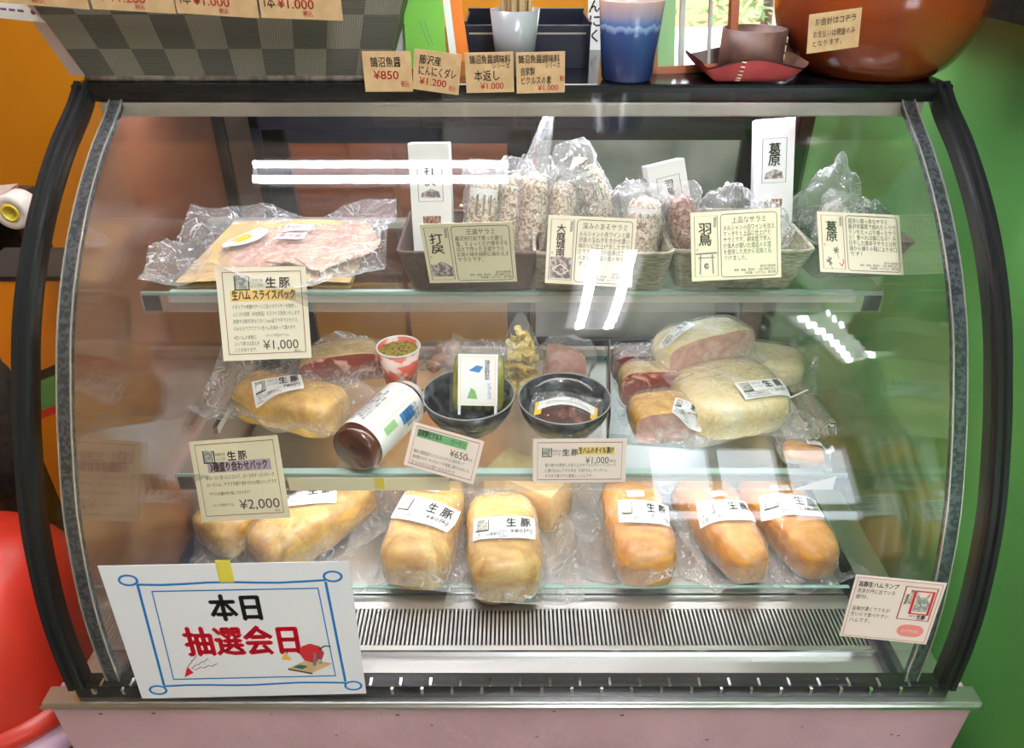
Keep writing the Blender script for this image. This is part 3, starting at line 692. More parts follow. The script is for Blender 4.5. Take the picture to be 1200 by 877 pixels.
def on_surface(lab, bvh, P, ex, ey, far=.2, off=.0012):
    """bend a flat label (local x, y, tiny z) onto the goods"""
    P = Vector(P); ex = Vector(ex).normalized(); ey = Vector(ey); ey = (ey - ex * ey.dot(ex)).normalized(); n = ex.cross(ey)
    xs = [v.x for v in lab.v]; ys = [v.y for v in lab.v]; x0, x1, y0, y1 = min(xs), max(xs), min(ys), max(ys); NX, NY = 8, 4
    lat = [[None] * (NY + 1) for _ in range(NX + 1)]
    for i in range(NX + 1):
        for j in range(NY + 1):
            r = bvh.ray_cast(P + ex * (x0 + (x1 - x0) * i / NX) + ey * (y0 + (y1 - y0) * j / NY) + n * far, -n); lat[i][j] = r[3] if r[0] is not None else None
    good = [d for row in lat for d in row if d is not None]; md = sum(good) / len(good) if good else far
    lat = [[max(md - .018, min(md + .018, d if d is not None else md)) for d in row] for row in lat]
    for _ in range(1): lat = [[.5 * lat[i][j] + .125 * (lat[max(i - 1, 0)][j] + lat[min(i + 1, NX)][j] + lat[i][max(j - 1, 0)] + lat[i][min(j + 1, NY)]) - .0006 for j in range(NY + 1)] for i in range(NX + 1)]
    ds = []
    for v in lab.v:
        fi = min(NX - 1e-6, max(0, (v.x - x0) / (x1 - x0) * NX)); fj = min(NY - 1e-6, max(0, (v.y - y0) / (y1 - y0) * NY)); i, j = int(fi), int(fj); a, c = fi - i, fj - j
        ds.append((lat[i][j] * (1 - c) + lat[i][j + 1] * c) * (1 - a) + (lat[i + 1][j] * (1 - c) + lat[i + 1][j + 1] * c) * a)
    sm = {}
    for i, v in enumerate(lab.v):
        d = ds[i] if ds[i] is not None else md
        d = max(md - .02, min(md + .02, d))
        lab.v[i] = P + ex * v.x + ey * v.y + n * (far - d + off + v.z)
    return lab
def sheet(b, w, h, z, m, nx=24, ny=12): b.grid(lambda u, v: Vector(((u - .5) * w, (v - .5) * h, z)), nx, ny, m, True); return b
def goods_label(w, h, price='', extra=True):
    """white shop label: framed pig mark, small lines and the two large characters"""
    b = MB(); sheet(b, w, h, 0, 'white'); z = .0015
    x0, y1 = -w / 2, h / 2
    b.rect(x0 + .06 * w, y1 - .60 * h, x0 + .23 * w, y1 - .12 * h, z, 'logo')
    b.ribbon([(x0 + .05 * w, y1 - .62 * h), (x0 + .25 * w, y1 - .62 * h)], .05 * h, z + .0001, 'ink'); b.ribbon([(x0 + .25 * w, y1 - .64 * h), (x0 + .25 * w, y1 - .10 * h)], .015 * w, z + .0001, 'ink')
    b.text('お肉加工人', x0 + .29 * w, y1 - .14 * h, .13 * h, 'ink_grey', z, w=.22 * w); b.text('ふじさわ', x0 + .29 * w, y1 - .34 * h, .14 * h, 'ink_grey', z, w=.22 * w)
    b.text('生', x0 + .54 * w, y1 - .12 * h, .38 * h, 'ink', z, w=.16 * w, bold=.02); b.text('豚', x0 + .77 * w, y1 - .12 * h, .38 * h, 'ink', z, w=.16 * w, bold=.02)
    b.rring(x0 + .05 * w, y1 - .92 * h, x0 + .56 * w, y1 - .68 * h, .006 * w, z, 'ink')
    b.text('生ハム燻製仕上', x0 + .08 * w, y1 - .74 * h, .13 * h, 'ink', z, w=.44 * w)
    if price: b.text(price, x0 + .60 * w, y1 - .60 * h, .20 * h, 'ink', z, w=.34 * w)
    return b

def packed(name, label, cat, loc, rz, size, seed, body='ham', group=None, cut=None, cutm=None, part='ham', bag=(.03, .03, .05, .04), film='film', lab=None, lump=.046, extra=None, p=4.6, e=.58, taper=0., flat=.15, tilt=0., strip=None, lift=.012):
    Ln, W, H = size
    t = thing(name, label, cat, loc, rz, group, rot=(tilt, 0, rz) if tilt else None)
    b = MB(); loaf(b, Ln, W, H, seed, body, cut=cut, cutm=cutm, lump=lump, p=p, e=e, taper=taper, flat=flat)
    b.build(part, t); bv = bvh_of(b)
    l, r, f, k = bag
    d = drape(bv, -W / 2 - l, W / 2 + r, -Ln / 2 - f, Ln / 2 + k, seed, film, lift=lift); 
    d.build('plastic_bag', t); bv2 = bvh_of(d)
    for q in (lab or []):
        (x, y), (w, h), rot, pr = q[:4]; lean = q[4] if len(q) > 4 else .6
        lb = goods_label(w, h, pr); r0 = bv2.ray_cast(Vector((x, y, .5)), Vector((0, 0, -1))); z = r0[0].z if r0[0] is not None else H
        ex = Vector((math.cos(rot), math.sin(rot), 0)); up = Vector((-math.sin(rot), math.cos(rot), 0)) * (1 - lean * .35) + Vector((0, 0, lean * .45))
        on_surface(lb, bv2, (x, y, z), ex, up); lb.build('label', t)
    if strip:
        (x, y), (w, h), rot = strip
        sb = MB(); sheet(sb, w, h, 0, 'white'); sb.text('切り落とし', -w * .4, h * .3, h * .55, 'ink_grey', .0004, w=w * .75)
        r0 = bv2.ray_cast(Vector((x, y, .5)), Vector((0, 0, -1))); z = r0[0].z if r0[0] is not None else H
        on_surface(sb, bv2, (x, y, z), (math.cos(rot), math.sin(rot), 0), (-math.sin(rot), math.cos(rot), .3)); sb.build('sticker', t)
    return t
def crumple(b, rx, ry, rz, seed, m='film_soft', X=None, amp=.35, n=22, top_pinch=.0):
    def fn(u, v):
        a = 2 * math.pi * u; ph = math.pi * v; d = Vector((math.sin(ph) * math.cos(a), math.sin(ph) * math.sin(a), -math.cos(ph)))
        k = 1 + amp * (noise.noise((d.x * 2.2 + seed, d.y * 2.2, d.z * 2.2)) + .6 * ridged((d.x * 4 + seed, d.y * 4, d.z * 3)) - .4)
        pin = 1 - top_pinch * max(0, d.z)
        return Vector((d.x * rx * k * pin, d.y * ry * k * pin, d.z * rz * k))
    b.grid(fn, n, n, m, True, X, closed_u=True); return b
def card(name, corners, label, cat, draw, paper='paper', th=.0007, group=None, back=.0):
    X, w, h = frame(*corners); b = MB()
    b.box((0, 0, -th / 2), (w, h, th), paper)
    draw(b, w, h)
    o = b.build(name); o.matrix_world = X
    return tag(o, label, cat, group)
Z1 = .0003

# ---------------------------------------------------------------- goods on the upper shelf
def tr2(v, ang, o): return Vector((v[0] * math.cos(ang) - v[1] * math.sin(ang) + o[0], v[0] * math.sin(ang) + v[1] * math.cos(ang) + o[1], v[2] + o[2]))
pk = thing('sliced_ham_pack', 'flat tan-backed pack of sliced ham in clear film on the upper shelf', 'ham pack', (-.315, .955, 1.2352), 0, None, rot=(R(5), 0, 0))
b = MB()
def board(u, v):
    xa = -.118 + .225 * u + .018 * v; return Vector((xa * (1 - .1 * v), -.075 + .165 * v, .010 + .010 * math.sin(math.pi * u) * .4 + .006 * v))
b.grid(board, 12, 8, 'tray_tan'); b.grid(lambda u, v: board(u, v) - Vector((0, 0, .008)), 12, 8, 'tray_tan')
b.build('backing_board', pk)
rnd = random.Random(5); b = MB()
for i in range(9):
    cx, cy = -.030 + .016 * i, -.004 + rnd.uniform(-.008, .008)
    def sl(u, v, cx=cx, cy=cy, i=i):
        a = 2 * math.pi * u; r = .045 * v * (1 + .1 * math.sin(3 * a + i))
        return Vector((cx + r * math.cos(a) * .8, cy + r * math.sin(a) * 1.2, .0185 + .0012 * i + .003 * v * noise.noise((cx * 60 + math.cos(a) * 2, math.sin(a) * 2, i))))
    b.grid(sl, 20, 4, 'slices', closed_u=True)
sb = b; b.build('ham_slice', pk)['kind'] = 'stuff'
d = drape(bvh_of(sb), -.150, .150, -.105, .105, 3, 'film', off=.003, soft=.93, lift=.03, wr=.006); d.build('plastic_bag', pk); bv = bvh_of(d)
st = MB(); st.grid(lambda u, v: Vector((.032 * v * math.cos(2 * math.pi * u), .034 * v * math.sin(2 * math.pi * u) * (1 - .15 * math.cos(2 * math.pi * u)), 0)), 28, 3, 'white', closed_u=True)
st.disc(.0, -.011, .013, .0125, .0006, 'egg')
for i, ch in enumerate('Shoku-Tei'):
    a = R(158 - i * 16.5); k0 = len(st.v); st.text(ch, 0, .0045, .0085, 'sticker_blue', .0006, align='C'); Q = Matrix.Rotation(a - math.pi / 2, 4, 'Z')
    for q in range(k0, len(st.v)): w_ = Q @ Vector((st.v[q].x, st.v[q].y, 0)); st.v[q] = Vector((w_.x + .024 * math.cos(a), w_.y + .023 * math.sin(a) - .001, .0006))
on_surface(st, bv, (-.055, .030, .03), (1, 0, 0), (0, 1, .25)); st.build('oval_sticker', pk)
for cx, cy, w_, h_, s_ in ((.018, .042, .040, .022, '無添加生ハム'), (.014, .014, .042, .016, '要冷蔵')):
    st = MB(); sheet(st, w_, h_, 0, 'white'); st.text(s_, -w_ * .42, h_ * .3, h_ * .55, 'red_deep', .0005, w=w_ * .8)
    on_surface(st, bv, (cx, cy, .03), (1, -.05, 0), (0, 1, .25)); st.build('label', pk)

def basket(loc, rz, wb, db, wt, dt, h, m, label, r=.01):
    """open tapered woven basket: outer wall, rim, inner wall and floor"""
    t = thing('woven_basket', label, 'basket', loc, rz, 'baskets on the upper shelf')
    def ring(w, d, z, rad):
        pts = []
        for cx, cy, a0 in ((w / 2 - rad, d / 2 - rad, 0), (-w / 2 + rad, d / 2 - rad, 90), (-w / 2 + rad, -d / 2 + rad, 180), (w / 2 - rad, -d / 2 + rad, 270)):
            for k in range(5): a = R(a0 + 22.5 * k); pts.append(Vector((cx + rad * math.cos(a), cy + rad * math.sin(a), z)))
        return pts
    rings = [ring(wb, db, 0, r), ring((wb + wt) / 2, (db + dt) / 2, h * .5, r * 1.1), ring(wt, dt, h, r * 1.2), ring(wt - .006, dt - .006, h, r), ring((wb + wt) / 2 - .006, (db + dt) / 2 - .006, h * .5, r), ring(wb - .006, db - .006, .003, r)]
    n = 20; vs = [v for q in rings for v in q]
    fs = [(k * n + j, k * n + (j + 1) % n, (k + 1) * n + (j + 1) % n, (k + 1) * n + j) for k in range(5) for j in range(n)]
    fs += [list(range(n))[::-1], [5 * n + j for j in range(n)]]
    b = MB(); b.add(vs, fs, m, False); b.build('basket_body', t)
    b = MB(); q = ring(wt - .003, dt - .003, h, r * 1.1); b.tube(q + q[:2], .0026, m, 6); b.build('rim', t)
    return t
basket((-.052, .925, 1.2352), 0, .150, .115, .178, .150, .056, 'bk_brown', 'dark brown woven basket of salami packs, leftmost of the baskets')
basket((.112, .922, 1.2352), 0, .158, .115, .172, .150, .056, 'bk_grey', 'grey woven basket of salami packs, second from the left')
basket((.283, .930, 1.2352), 0, .148, .115, .178, .150, .056, 'bk_grey', 'grey woven basket of salami packs, third from the left')
basket((.440, .955, 1.2352), R(4), .100, .105, .135, .140, .052, 'bk_dark', 'dark brown woven basket beside the green end, with the spicy salami card')

def salami(loc, rot, ln, r, m, label, band_=True, grp='salami sticks in the baskets', film=True, bend=0., seed=1.):
    t = thing('salami_pack', label, 'salami', loc, 0, grp, rot=rot)
    b = MB(); pts = []; rr = []
    for i in range(15):
        s = i / 14; pts.append((bend * math.sin(math.pi * s), 0, ln * s)); rr.append(r * (1 - abs(2 * s - 1) ** 5) ** .4 * (1 + .06 * noise.noise((s * 9, seed, 0))) + .002)
    b.tube(pts, rr, m, 16); b.build('salami', t)
    if band_:
        lb = MB(); s0, s1 = .42, .86
        def f(u, v):
            s = s0 + (s1 - s0) * v; a = R(-150 + 120 * u); k = r * 1.06; return Vector((bend * math.sin(math.pi * s) + k * math.cos(a), k * math.sin(a), ln * s))
        lb.grid(f, 8, 6, 'white')
        for q in range(3):
            def g(u, v, q=q):
                s = s0 + (s1 - s0) * (.35 + .5 * v); a = R(-150 + 120 * (.3 + .2 * q + .06 * u)); k = r * 1.085; return Vector((bend * math.sin(math.pi * s) + k * math.cos(a), k * math.sin(a), ln * s))
            lb.grid(g, 2, 5, 'ink_grey')
        lb.build('label', t)
    if film:
        b = MB()
        def f2(u, v):
            a = 2 * math.pi * u; s = -.02 + 1.18 * v; k = r * (1.22 + .22 * noise.noise((math.cos(a) * 2 + seed * 7, math.sin(a) * 2, s * 5)) + .18 * ridged((a * 1.5, s * 9, seed)))
            if s > .98: k *= max(.25, 1 - (s - .98) * 3)
            if s < .02: k *= .5
            fl = 1 + .7 * max(0, s - .9) * 4
            return Vector((bend * math.sin(math.pi * min(1, max(0, s))) + k * math.cos(a) * fl, k * math.sin(a) * (2 - fl if fl < 1.7 else .3), ln * s))
        b.grid(f2, 18, 20, 'film_soft', closed_u=True); b.build('plastic_bag', t)
    return t
def gift_box(loc, rot, w, d, h, label, title, lines, window, cat='box'):
    """tall white paper box with a printed panel and a window showing the salami"""
    t = thing('salami_box', label, cat, loc, 0, 'white salami boxes in the baskets', rot=rot)
    b = MB(); b.box((0, 0, h / 2), (w, d, h), 'white', bev=.001)
    y = -d / 2 - .0004; k0 = len(b.v)
    b.rring(-w * .30, h * .54, w * .30, h * .86, .0006, 0, 'ink_grey')
    b.vtext(title, 0, h * .82, h * .075, 'ink', 0, bold=.02)
    b.ngon([(-w * .24, h * .57), (w * .24, h * .57), (w * .20, h * .62), (0, h * .64), (-w * .22, h * .61)], 0, 'mauve_print')
    for q in range(k0, len(b.v)): v = b.v[q]; b.v[q] = Vector((v.x, y - v.z, v.y))
    b.build('box_body', t)
    b = MB(); b.box((0, -d / 2 - .0003, h * (window[0] + window[1]) / 2), (w * .44, .001, h * (window[1] - window[0])), 'salami_red'); b.build('window', t)
    return t
gift_box((-.102, .930, 1.243), (R(-12), R(-1), 0), .052, .030, .155, 'white salami box with a small window standing at the left of the leftmost basket', '打戻', [], (.22, .42))
salami((-.046, .925, 1.242), (R(-16), R(6), 0), .118, .0195, 'salami', 'wide salami stick with a white label, middle of the leftmost basket', seed=1.3)
salami((-.010, .930, 1.242), (R(-16), R(8), 0), .120, .0170, 'salami', 'labelled salami stick leaning right in the leftmost basket', seed=2.1)
salami((.022, .918, 1.238), (R(-14), R(4), 0), .128, .0165, 'salami', 'unlabelled salami stick at the right end of the leftmost basket', band_=False, seed=3.3)
t = thing('film_bag', 'tall clear film bag standing up out of the right side of the leftmost basket', 'bag', (.014, .965, 1.255), 0, 'clear bags in the baskets', rot=(R(-12), R(8), 0))
b = MB()
b.grid(lambda u, v: Vector(((u - .5) * .046 * (1 - .75 * v ** 2) + .012 * v * v, .010 * math.sin(math.pi * u) * (1 - v) + .012 * noise.noise((u * 4, v * 3, 1)), .175 * v)), 14, 20, 'film_soft'); b.build('bag_front', t)
b = MB(); b.grid(lambda u, v: Vector(((u - .5) * .046 * (1 - .75 * v ** 2) + .012 * v * v, .018 - .006 * math.sin(math.pi * u) * (1 - v) + .012 * noise.noise((u * 4, v * 3, 7)), .175 * v)), 14, 20, 'film_soft'); b.build('bag_back', t)
salami((.062, .930, 1.240), (R(-14), R(2), 0), .112, .0185, 'salami', 'salami stick at the left end of the second basket', band_=False, seed=4.1)
salami((.118, .945, 1.240), (R(-14), R(-16), 0), .140, .0185, 'salami', 'bent salami stick with a long white label in the second basket', bend=.016, seed=5.2)
salami((.168, .920, 1.238), (R(-10), R(2), 0), .098, .0210, 'salami', 'short thick salami with a white band at the right end of the second basket', seed=6.4)
def crumpled_bag(loc, r, label, seed, rot=(0, 0, 0)):
    t = thing('film_bag', label, 'bag', loc, 0, 'clear bags in the baskets', rot=rot)
    b = MB(); crumple(b, *r, seed, top_pinch=.35); b.build('bag_body', t); return t
crumpled_bag((.085, .955, 1.315), (.040, .030, .048), 'crumpled clear film bag round the salami in the second basket', 1.1)
crumpled_bag((.160, .955, 1.300), (.042, .030, .045), 'rounded clear film bag at the right of the second basket', 2.7)
gift_box((.226, .945, 1.243), (R(-16), R(-12), R(6)), .050, .030, .130, 'white salami box leaning left in the third basket', '羽鳥', [], (.05, .30))
salami((.232, .920, 1.240), (R(-14), R(-9), 0), .098, .0175, 'salami_red', 'dark red salami in front of the leaning white box in the third basket', band_=False, seed=7.7)
crumpled_bag((.285, .945, 1.300), (.050, .035, .042), 'bright crumpled film bag in the middle of the third basket', 4.9)
crumpled_bag((.330, .935, 1.292), (.038, .035, .036), 'crumpled film bag at the right of the third basket behind its card', 6.2)
gift_box((.353, .960, 1.245), (R(-16), R(-6), R(-8)), .050, .030, .175, 'tallest white salami box, standing at the right end of the third basket', '葛原', [], (.12, .42))
salami((.412, .950, 1.242), (R(-8), R(14), 0), .080, .0150, 'salami_grey', 'pale grey salami neck rising behind the spicy salami card', band_=False, seed=8.8)
crumpled_bag((.425, .972, 1.305), (.045, .035, .062), 'loose clear film bag standing in the basket beside the green end', 8.3)
crumpled_bag((.475, .965, 1.282), (.036, .035, .036), 'clear film bag at the right corner of the basket beside the green end', 9.4)

# ---------------------------------------------------------------- goods on the lower shelf (top face at 0.975)
S2 = .9752
packed('ham_loaf', 'golden bagged ham loaf with a slanted label at the left of the lower shelf', 'ham', (-.335, .945, S2), R(72), (.175, .088, .072), 11., bag=(.025, .03, .03, .055), lab=[((-.014, .008), (.072, .042), R(-52), '780円', .7)], lift=.05)
packed('prosciutto_piece', 'wedge of raw ham with red cut side in film, behind the golden loaf', 'ham', (-.285, 1.075, S2), R(14), (.085, .140, .055), 12.5, body='fat_tan', cut=.5, cutm='cut_red', part='raw_ham', bag=(.03, .03, .02, .03), lump=.03, lift=.03)
# jar lying on its side
A = Vector((-0.2138,0.8326,1.0100)); Bq = Vector((-0.1589,0.9517,1.0100)); ax = (Bq - A); jl = .118; ax.z = 0; ax.normalize()
jr = thing('paste_jar', 'jar of dark brown paste lying on its side with a cream label', 'jar', (A.x, A.y, S2))
JX = Matrix.Translation((A.x, A.y, S2 + .0365)) @ ax.to_track_quat('Z', 'Y').to_matrix().to_4x4()
b = MB(); b.lathe([(0, -.014), (.028, -.014), (.0335, -.012), (.0357, -.006), (.0360, 0), (.0360, jl), (.031, jl + .008)], 'jar_brown', 40, JX); b.build('jar_body', jr, True)
b = MB(); b.lathe([(.027, jl + .006), (.027, jl + .020), (.025, jl + .022), (0, jl + .022)], 'white_enamel', 40, JX); b.build('lid', jr, True)
lb = MB()
def jarp(a, s, k=.0366): return JX @ Vector((k * math.cos(a), k * math.sin(a), s))
up_a = None
best = max(range(72), key=lambda i: (JX.to_3x3() @ Vector((math.cos(R(i * 5)), math.sin(R(i * 5)), 0))).dot(Vector((.25, -.75, .9))))
ca = R(best * 5)
lb.grid(lambda u, v: jarp(ca + R(-115 + 230 * u), .004 + (jl - .006) * v), 36, 6, 'white')
def jline(a0, a1, s0, s1, m, k=.0369): lb.grid(lambda u, v: jarp(ca + R(a0 + (a1 - a0) * u), s0 + (s1 - s0) * v, k), 8, 4, m)
def jtext(s, a, s0, h, w, m, horiz=True):
    q = MB(); q.text(s, 0, 0, h, m, 0, w=w)
    vs = [jarp(ca + R(a) + (v.y if horiz else v.x) / .0366, s0 + (v.x if horiz else -v.y), .0370) for v in q.v]; lb.add(vs, q.f, m)
for s in (.010, jl - .008): jline(-110, 110, s, s + .0008, 'gold_hl')
for sgn in (-1, 1): jline(sgn * 14 - .8, sgn * 14 + .8, .010, jl - .008, 'gold_hl')
jline(24, 52, .062, .092, 'sticker_blue'); jline(22, 40, .022, .050, 'pale_green')
for k in range(7): jtext('塩分を控えた鎌倉の味噌', -24 - k * 10, .014 + .004 * (k % 3), .0050, .060 + .012 * (k % 2), 'ink')
for k in range(3): jtext('湘南の恵み', 64 - k * 14, .070, .0075, .034, 'ink')
lb.build('label', jr, True)
# paper cup of relish
c = (-0.1826,1.0479,0.9760)
cp = thing('relish_cup', 'coral and white paper cup filled with spiced green relish', 'cup', (c[0], 1.045, S2))
b = MB(); b.lathe([(.0, .001), (.024, 0), (.0345, .074), (.0330, .074), (.0310, .066)], 'cup_print', 48, cap=False); b.build('cup_body', cp)
b = MB(); b.tube([(.0345 * math.cos(2 * math.pi * k / 40), .0345 * math.sin(2 * math.pi * k / 40), .074) for k in range(41)], .0016, 'white', 6); b.build('rim', cp)
b = MB(); b.grid(lambda u, v: Vector((.0315 * v * math.cos(2 * math.pi * u), .0315 * v * math.sin(2 * math.pi * u), .066 + .006 * (1 - v * v) + .003 * noise.noise((v * 9 * math.cos(2 * math.pi * u), v * 9 * math.sin(2 * math.pi * u), 0)))), 40, 12, 'spice', closed_u=True); b.build('relish', cp)
# amber bottle with a yellow cap
A = Vector((-0.1529,0.9619,1.0000)); 
bt = thing('oil_bottle', 'small amber bottle with a yellow cap lying behind the pickle bowl', 'bottle', (A.x, A.y, S2))
BX = Matrix.Translation((A.x - .005, A.y - .02, S2 + .0185)) @ Vector((.55, .83, .12)).to_track_quat('Z', 'Y').to_matrix().to_4x4()
b = MB(); b.lathe([(0, -.03), (.014, -.03), (.018, -.024), (.018, .022), (.011, .036), (.010, .046)], 'amber', 32, BX); b.build('bottle_body', bt, True)
b = MB(); b.lathe([(.0125, .044), (.0125, .062), (.011, .064), (0, .064)], 'yellow_cap', 32, BX); b.build('cap', bt, True)
# bags at the back
def small_bag(name, label, cat, loc, rz, size, seed, body, n=7, part='contents', film='film', pile=.03, group=None, tall=None, lift=.02):
    t = thing(name, label, cat, loc, rz, group); rnd = random.Random(int(seed * 10)); b = MB()
    sx, sy, sz = size
    for i in range(n):
        x, y = rnd.uniform(-.3, .3) * sx, rnd.uniform(-.3, .3) * sy; s = rnd.uniform(.28, .42)
        loaf(b, sx * s, sx * s * rnd.uniform(.6, 1.), sz * rnd.uniform(.5, .75), seed + i, body, X=Matrix.Translation((x, y, rnd.uniform(0, .3) * sz)) @ Matrix.Rotation(rnd.random() * 3, 4, 'Z'), nu=16, nv=10, lump=.12)
    b.build(part, t)
    d = drape(bvh_of(b), -sx * .62, sx * .62, -sy * .62, sy * .62, seed, film, n=34, lift=lift, soft=.9); d.build('plastic_bag', t)
    return t
small_bag('trimmings_bag', 'clear bag of mottled pink ham trimmings beside the relish cup', 'bag', (-.115, 1.105, S2), R(10), (.075, .06, .040), 3.1, 'slices', part='trimmings')
small_bag('cheese_bag', 'clear bag with a pale round cheese behind the pickle bowl', 'bag', (-.045, 1.085, S2), R(-5), (.10, .08, .036), 4.2, 'fat', n=3, part='cheese', lift=.045)
ps = thing('cracker_bag', 'pointed bag of yellow pasta curls behind the two black bowls', 'bag', (.013, 1.03, S2))
rnd = random.Random(21); b = MB()
for i in range(60):
    z = rnd.random() ** 1.3 * .105; r = .036 * (1 - z / .15); a = rnd.random() * 6.28; p = Vector((r * math.cos(a) * rnd.uniform(.5, 1), r * .6 * math.sin(a) * rnd.uniform(.5, 1), z + .006))
    X = Matrix.Translation(p) @ Matrix.Rotation(rnd.random() * 6, 4, 'X') @ Matrix.Rotation(rnd.random() * 6, 4, 'Z')
    b.grid(lambda u, v: Vector(((u - .5) * .022, .006 * math.cos(v * 4.2), .006 * math.sin(v * 4.2) + .002 * math.sin(u * 9))), 6, 6, 'pasta', True, X)
b.build('curls', ps)['kind'] = 'stuff'
b = MB(); b.grid(lambda u, v: Vector(((.041 * (1 - v ** 1.6) + .004) * math.cos(2 * math.pi * u) * (1 + .14 * ridged((u * 9, v * 4, 1))), (.026 * (1 - v ** 1.6) + .003) * math.sin(2 * math.pi * u) * (1 + .14 * ridged((u * 9, v * 4, 4))), .002 + .140 * v)), 30, 20, 'film', closed_u=True); b.build('plastic_bag', ps)
pm = thing('raw_meat_pack', 'clear pack of pink raw ham slices standing behind the right black bowl', 'ham pack', (.085, 1.035, S2), R(8))
b = MB()
for i in range(6): b.grid(lambda u, v, i=i: Vector(((u - .5) * .074 * (1 - .25 * v), -.014 + .006 * i + .006 * math.sin(u * 5 + i), .004 + .066 * v + .010 * math.sin(u * 3.1 + i * .3))), 14, 8, 'slices' if i % 3 else 'cut_pink')
b.build('ham_slice', pm)['kind'] = 'stuff'
b = MB(); crumple(b, .052, .028, .052, 13.3, 'film', Matrix.Translation((0, 0, .048)), amp=.2); b.build('plastic_bag', pm)
# two black bowls
def bowl(x, y, label):
    t = thing('black_bowl', label, 'bowl', (x, y, S2), 0, 'black bowls on the lower shelf'); prof = [(0, .0045), (.024, .0045), (.026, 0), (.030, 0), (.032, .006), (.050, .018), (.063, .040), (.0685, .062), (.0665, .0625), (.061, .042), (.048, .022), (.030, .012), (0, .010)]
    b = MB(); b.lathe(prof, 'bowl', 56, cap=False); b.build('bowl_body', t)
    b = MB(); b.tube([(.0676 * math.cos(2 * math.pi * k / 56), .0676 * math.sin(2 * math.pi * k / 56), .0625) for k in range(57)], .0011, 'bowl_rim', 6); b.build('rim', t); return t
bowl(-.064, .925, 'black glazed bowl holding the pickle pack, behind the pickles card')
bowl(.077, .915, 'black glazed bowl holding the oil-packed ham, behind the oil card')
pp = thing('pickle_pack', 'white-labelled pouch of gherkins standing in the left black bowl', 'pouch', (-.052, .940, .993), 0, None, rot=(R(-28), 0, R(-2)))
b = MB()
for i in range(5): loaf(b, .085, .020, .020, 31 + i, 'pickle', X=Matrix.Translation((-.030 + .015 * i, .012, .045)) @ Matrix.Rotation(R(90), 4, 'X'), nu=14, nv=14, lump=.08)
b.build('gherkin', pp)['kind'] = 'stuff'
b = MB()
for sy in (-1, 1): b.grid(lambda u, v, sy=sy: Vector(((u - .5) * .088, .004 + sy * .013 * math.sin(math.pi * u) ** .5 * math.sin(math.pi * v) ** .5 + .002 * noise.noise((u * 8, v * 8, sy)), .098 * v)), 18, 18, 'film')
b.grid(lambda u, v: Vector(((u - .5) * .108, .003 * math.sin(u * 40) + .002, .090 + .016 * v + .002 * math.sin(u * 21))), 40, 4, 'film_soft')
b.build('pouch_film', pp)
b = MB(); w_, h_ = .060, .078; b.grid(lambda u, v: Vector(((u - .5) * w_, -.0110, .012 + h_ * v)), 6, 6, 'white'); k0 = len(b.v)
b.rring(-.026, -.035, .026, .035, .0006, .0004, 'gold_hl'); b.ngon([(-.014, .014), (.002, .011), (.008, .020), (-.002, .022)], .0004, 'sticker_blue'); b.ngon([(-.016, -.028), (.000, -.029), (-.004, -.016), (-.010, -.012)], .0004, 'sticker_green')
b.vtext('鎌倉野菜', .014, .030, .007, 'ink', .0005); b.vtext('ピクルス', .018, -.004, .006, 'sticker_blue', .0005)
for q in range(k0, len(b.v)): v = b.v[q]; b.v[q] = Vector((v.x, -.0110 - v.z, .051 + v.y))
b.build('label', pp)
for s in (-1, 1): b = MB(); b.box((s * .0275, -.0112, .006), (.004, .0006, .016), 'white'); b.build('label_strap', pp)
op = thing('oil_ham_pack', 'pack of dark red ham in oil with a yellow band inside the right black bowl', 'ham pack', (.079, .905, .996), 0, None, rot=(R(16), 0, R(-8)))
b = MB(); loaf(b, .062, .082, .024, 44., 'oil_dark', lump=.06); b.build('ham', op); ob = b
d = drape(bvh_of(ob), -.054, .054, -.042, .046, 45, 'film', n=34, soft=.9, lift=.01); d.build('plastic_bag', op); bv = bvh_of(d)
lb = MB(); lb.grid(lambda u, v: Vector(((u - .5) * .084, .012 * math.sin(math.pi * u) - .006 + .016 * (v - .5), 0)), 14, 4, 'white'); lb.text('オイル漬け', .004, .013, .006, 'ink', .0005, w=.026)
on_surface(lb, bv, (0, .022, .02), (1, 0, 0), (0, 1, .5)); lb.build('label', op)
for s in (-1, 1):
    lb = MB(); lb.grid(lambda u, v, s=s: Vector((s * (.036 + .010 * u), -.006 + .024 * (v - .5) - .004 * u, 0)), 3, 4, 'egg'); on_surface(lb, bv, (0, .020, .02), (1, 0, 0), (0, 1, .5)); lb.build('band', op)
# black backed tray with three cuts
ct = thing('meat_tray', 'black-edged clear tray holding three packs of cut meat', 'tray', (.215, .985, S2 + .0001), R(-6))
b = MB(); b.box((0, .0, .0015), (.125, .215, .003), 'clear_tray')
for c_, d_ in (((0, -.106, .009), (.125, .002, .016)), ((0, .106, .02), (.125, .002, .038)), ((.062, 0, .009), (.002, .21, .016))): b.box(c_, d_, 'clear_tray')
b.build('tray_body', ct); b = MB(); b.box((-.0635, 0, .028), (.003, .215, .056), 'black_tray', bev=.001); b.build('side_wall', ct)
packed('cured_meat_pack', 'bag of dark red marbled cured meat at the back of the black-edged tray', 'meat pack', (.208, 1.058, S2 + .004), R(6), (.075, .092, .055), 51., body='dark_red', part='meat', bag=(.006, .008, .006, .012), cut=.3, cutm='cut_red', lift=.03, film='film_soft')
packed('raw_roll_pack', 'half roll of deep red raw ham, cut side forward, middle of the black-edged tray', 'meat pack', (.215, .985, S2 + .005), R(4), (.070, .094, .070), 52., body='fat_tan', part='meat', bag=(.008, .008, .010, .008), cut=.35, cutm='cut_red', lift=.02)
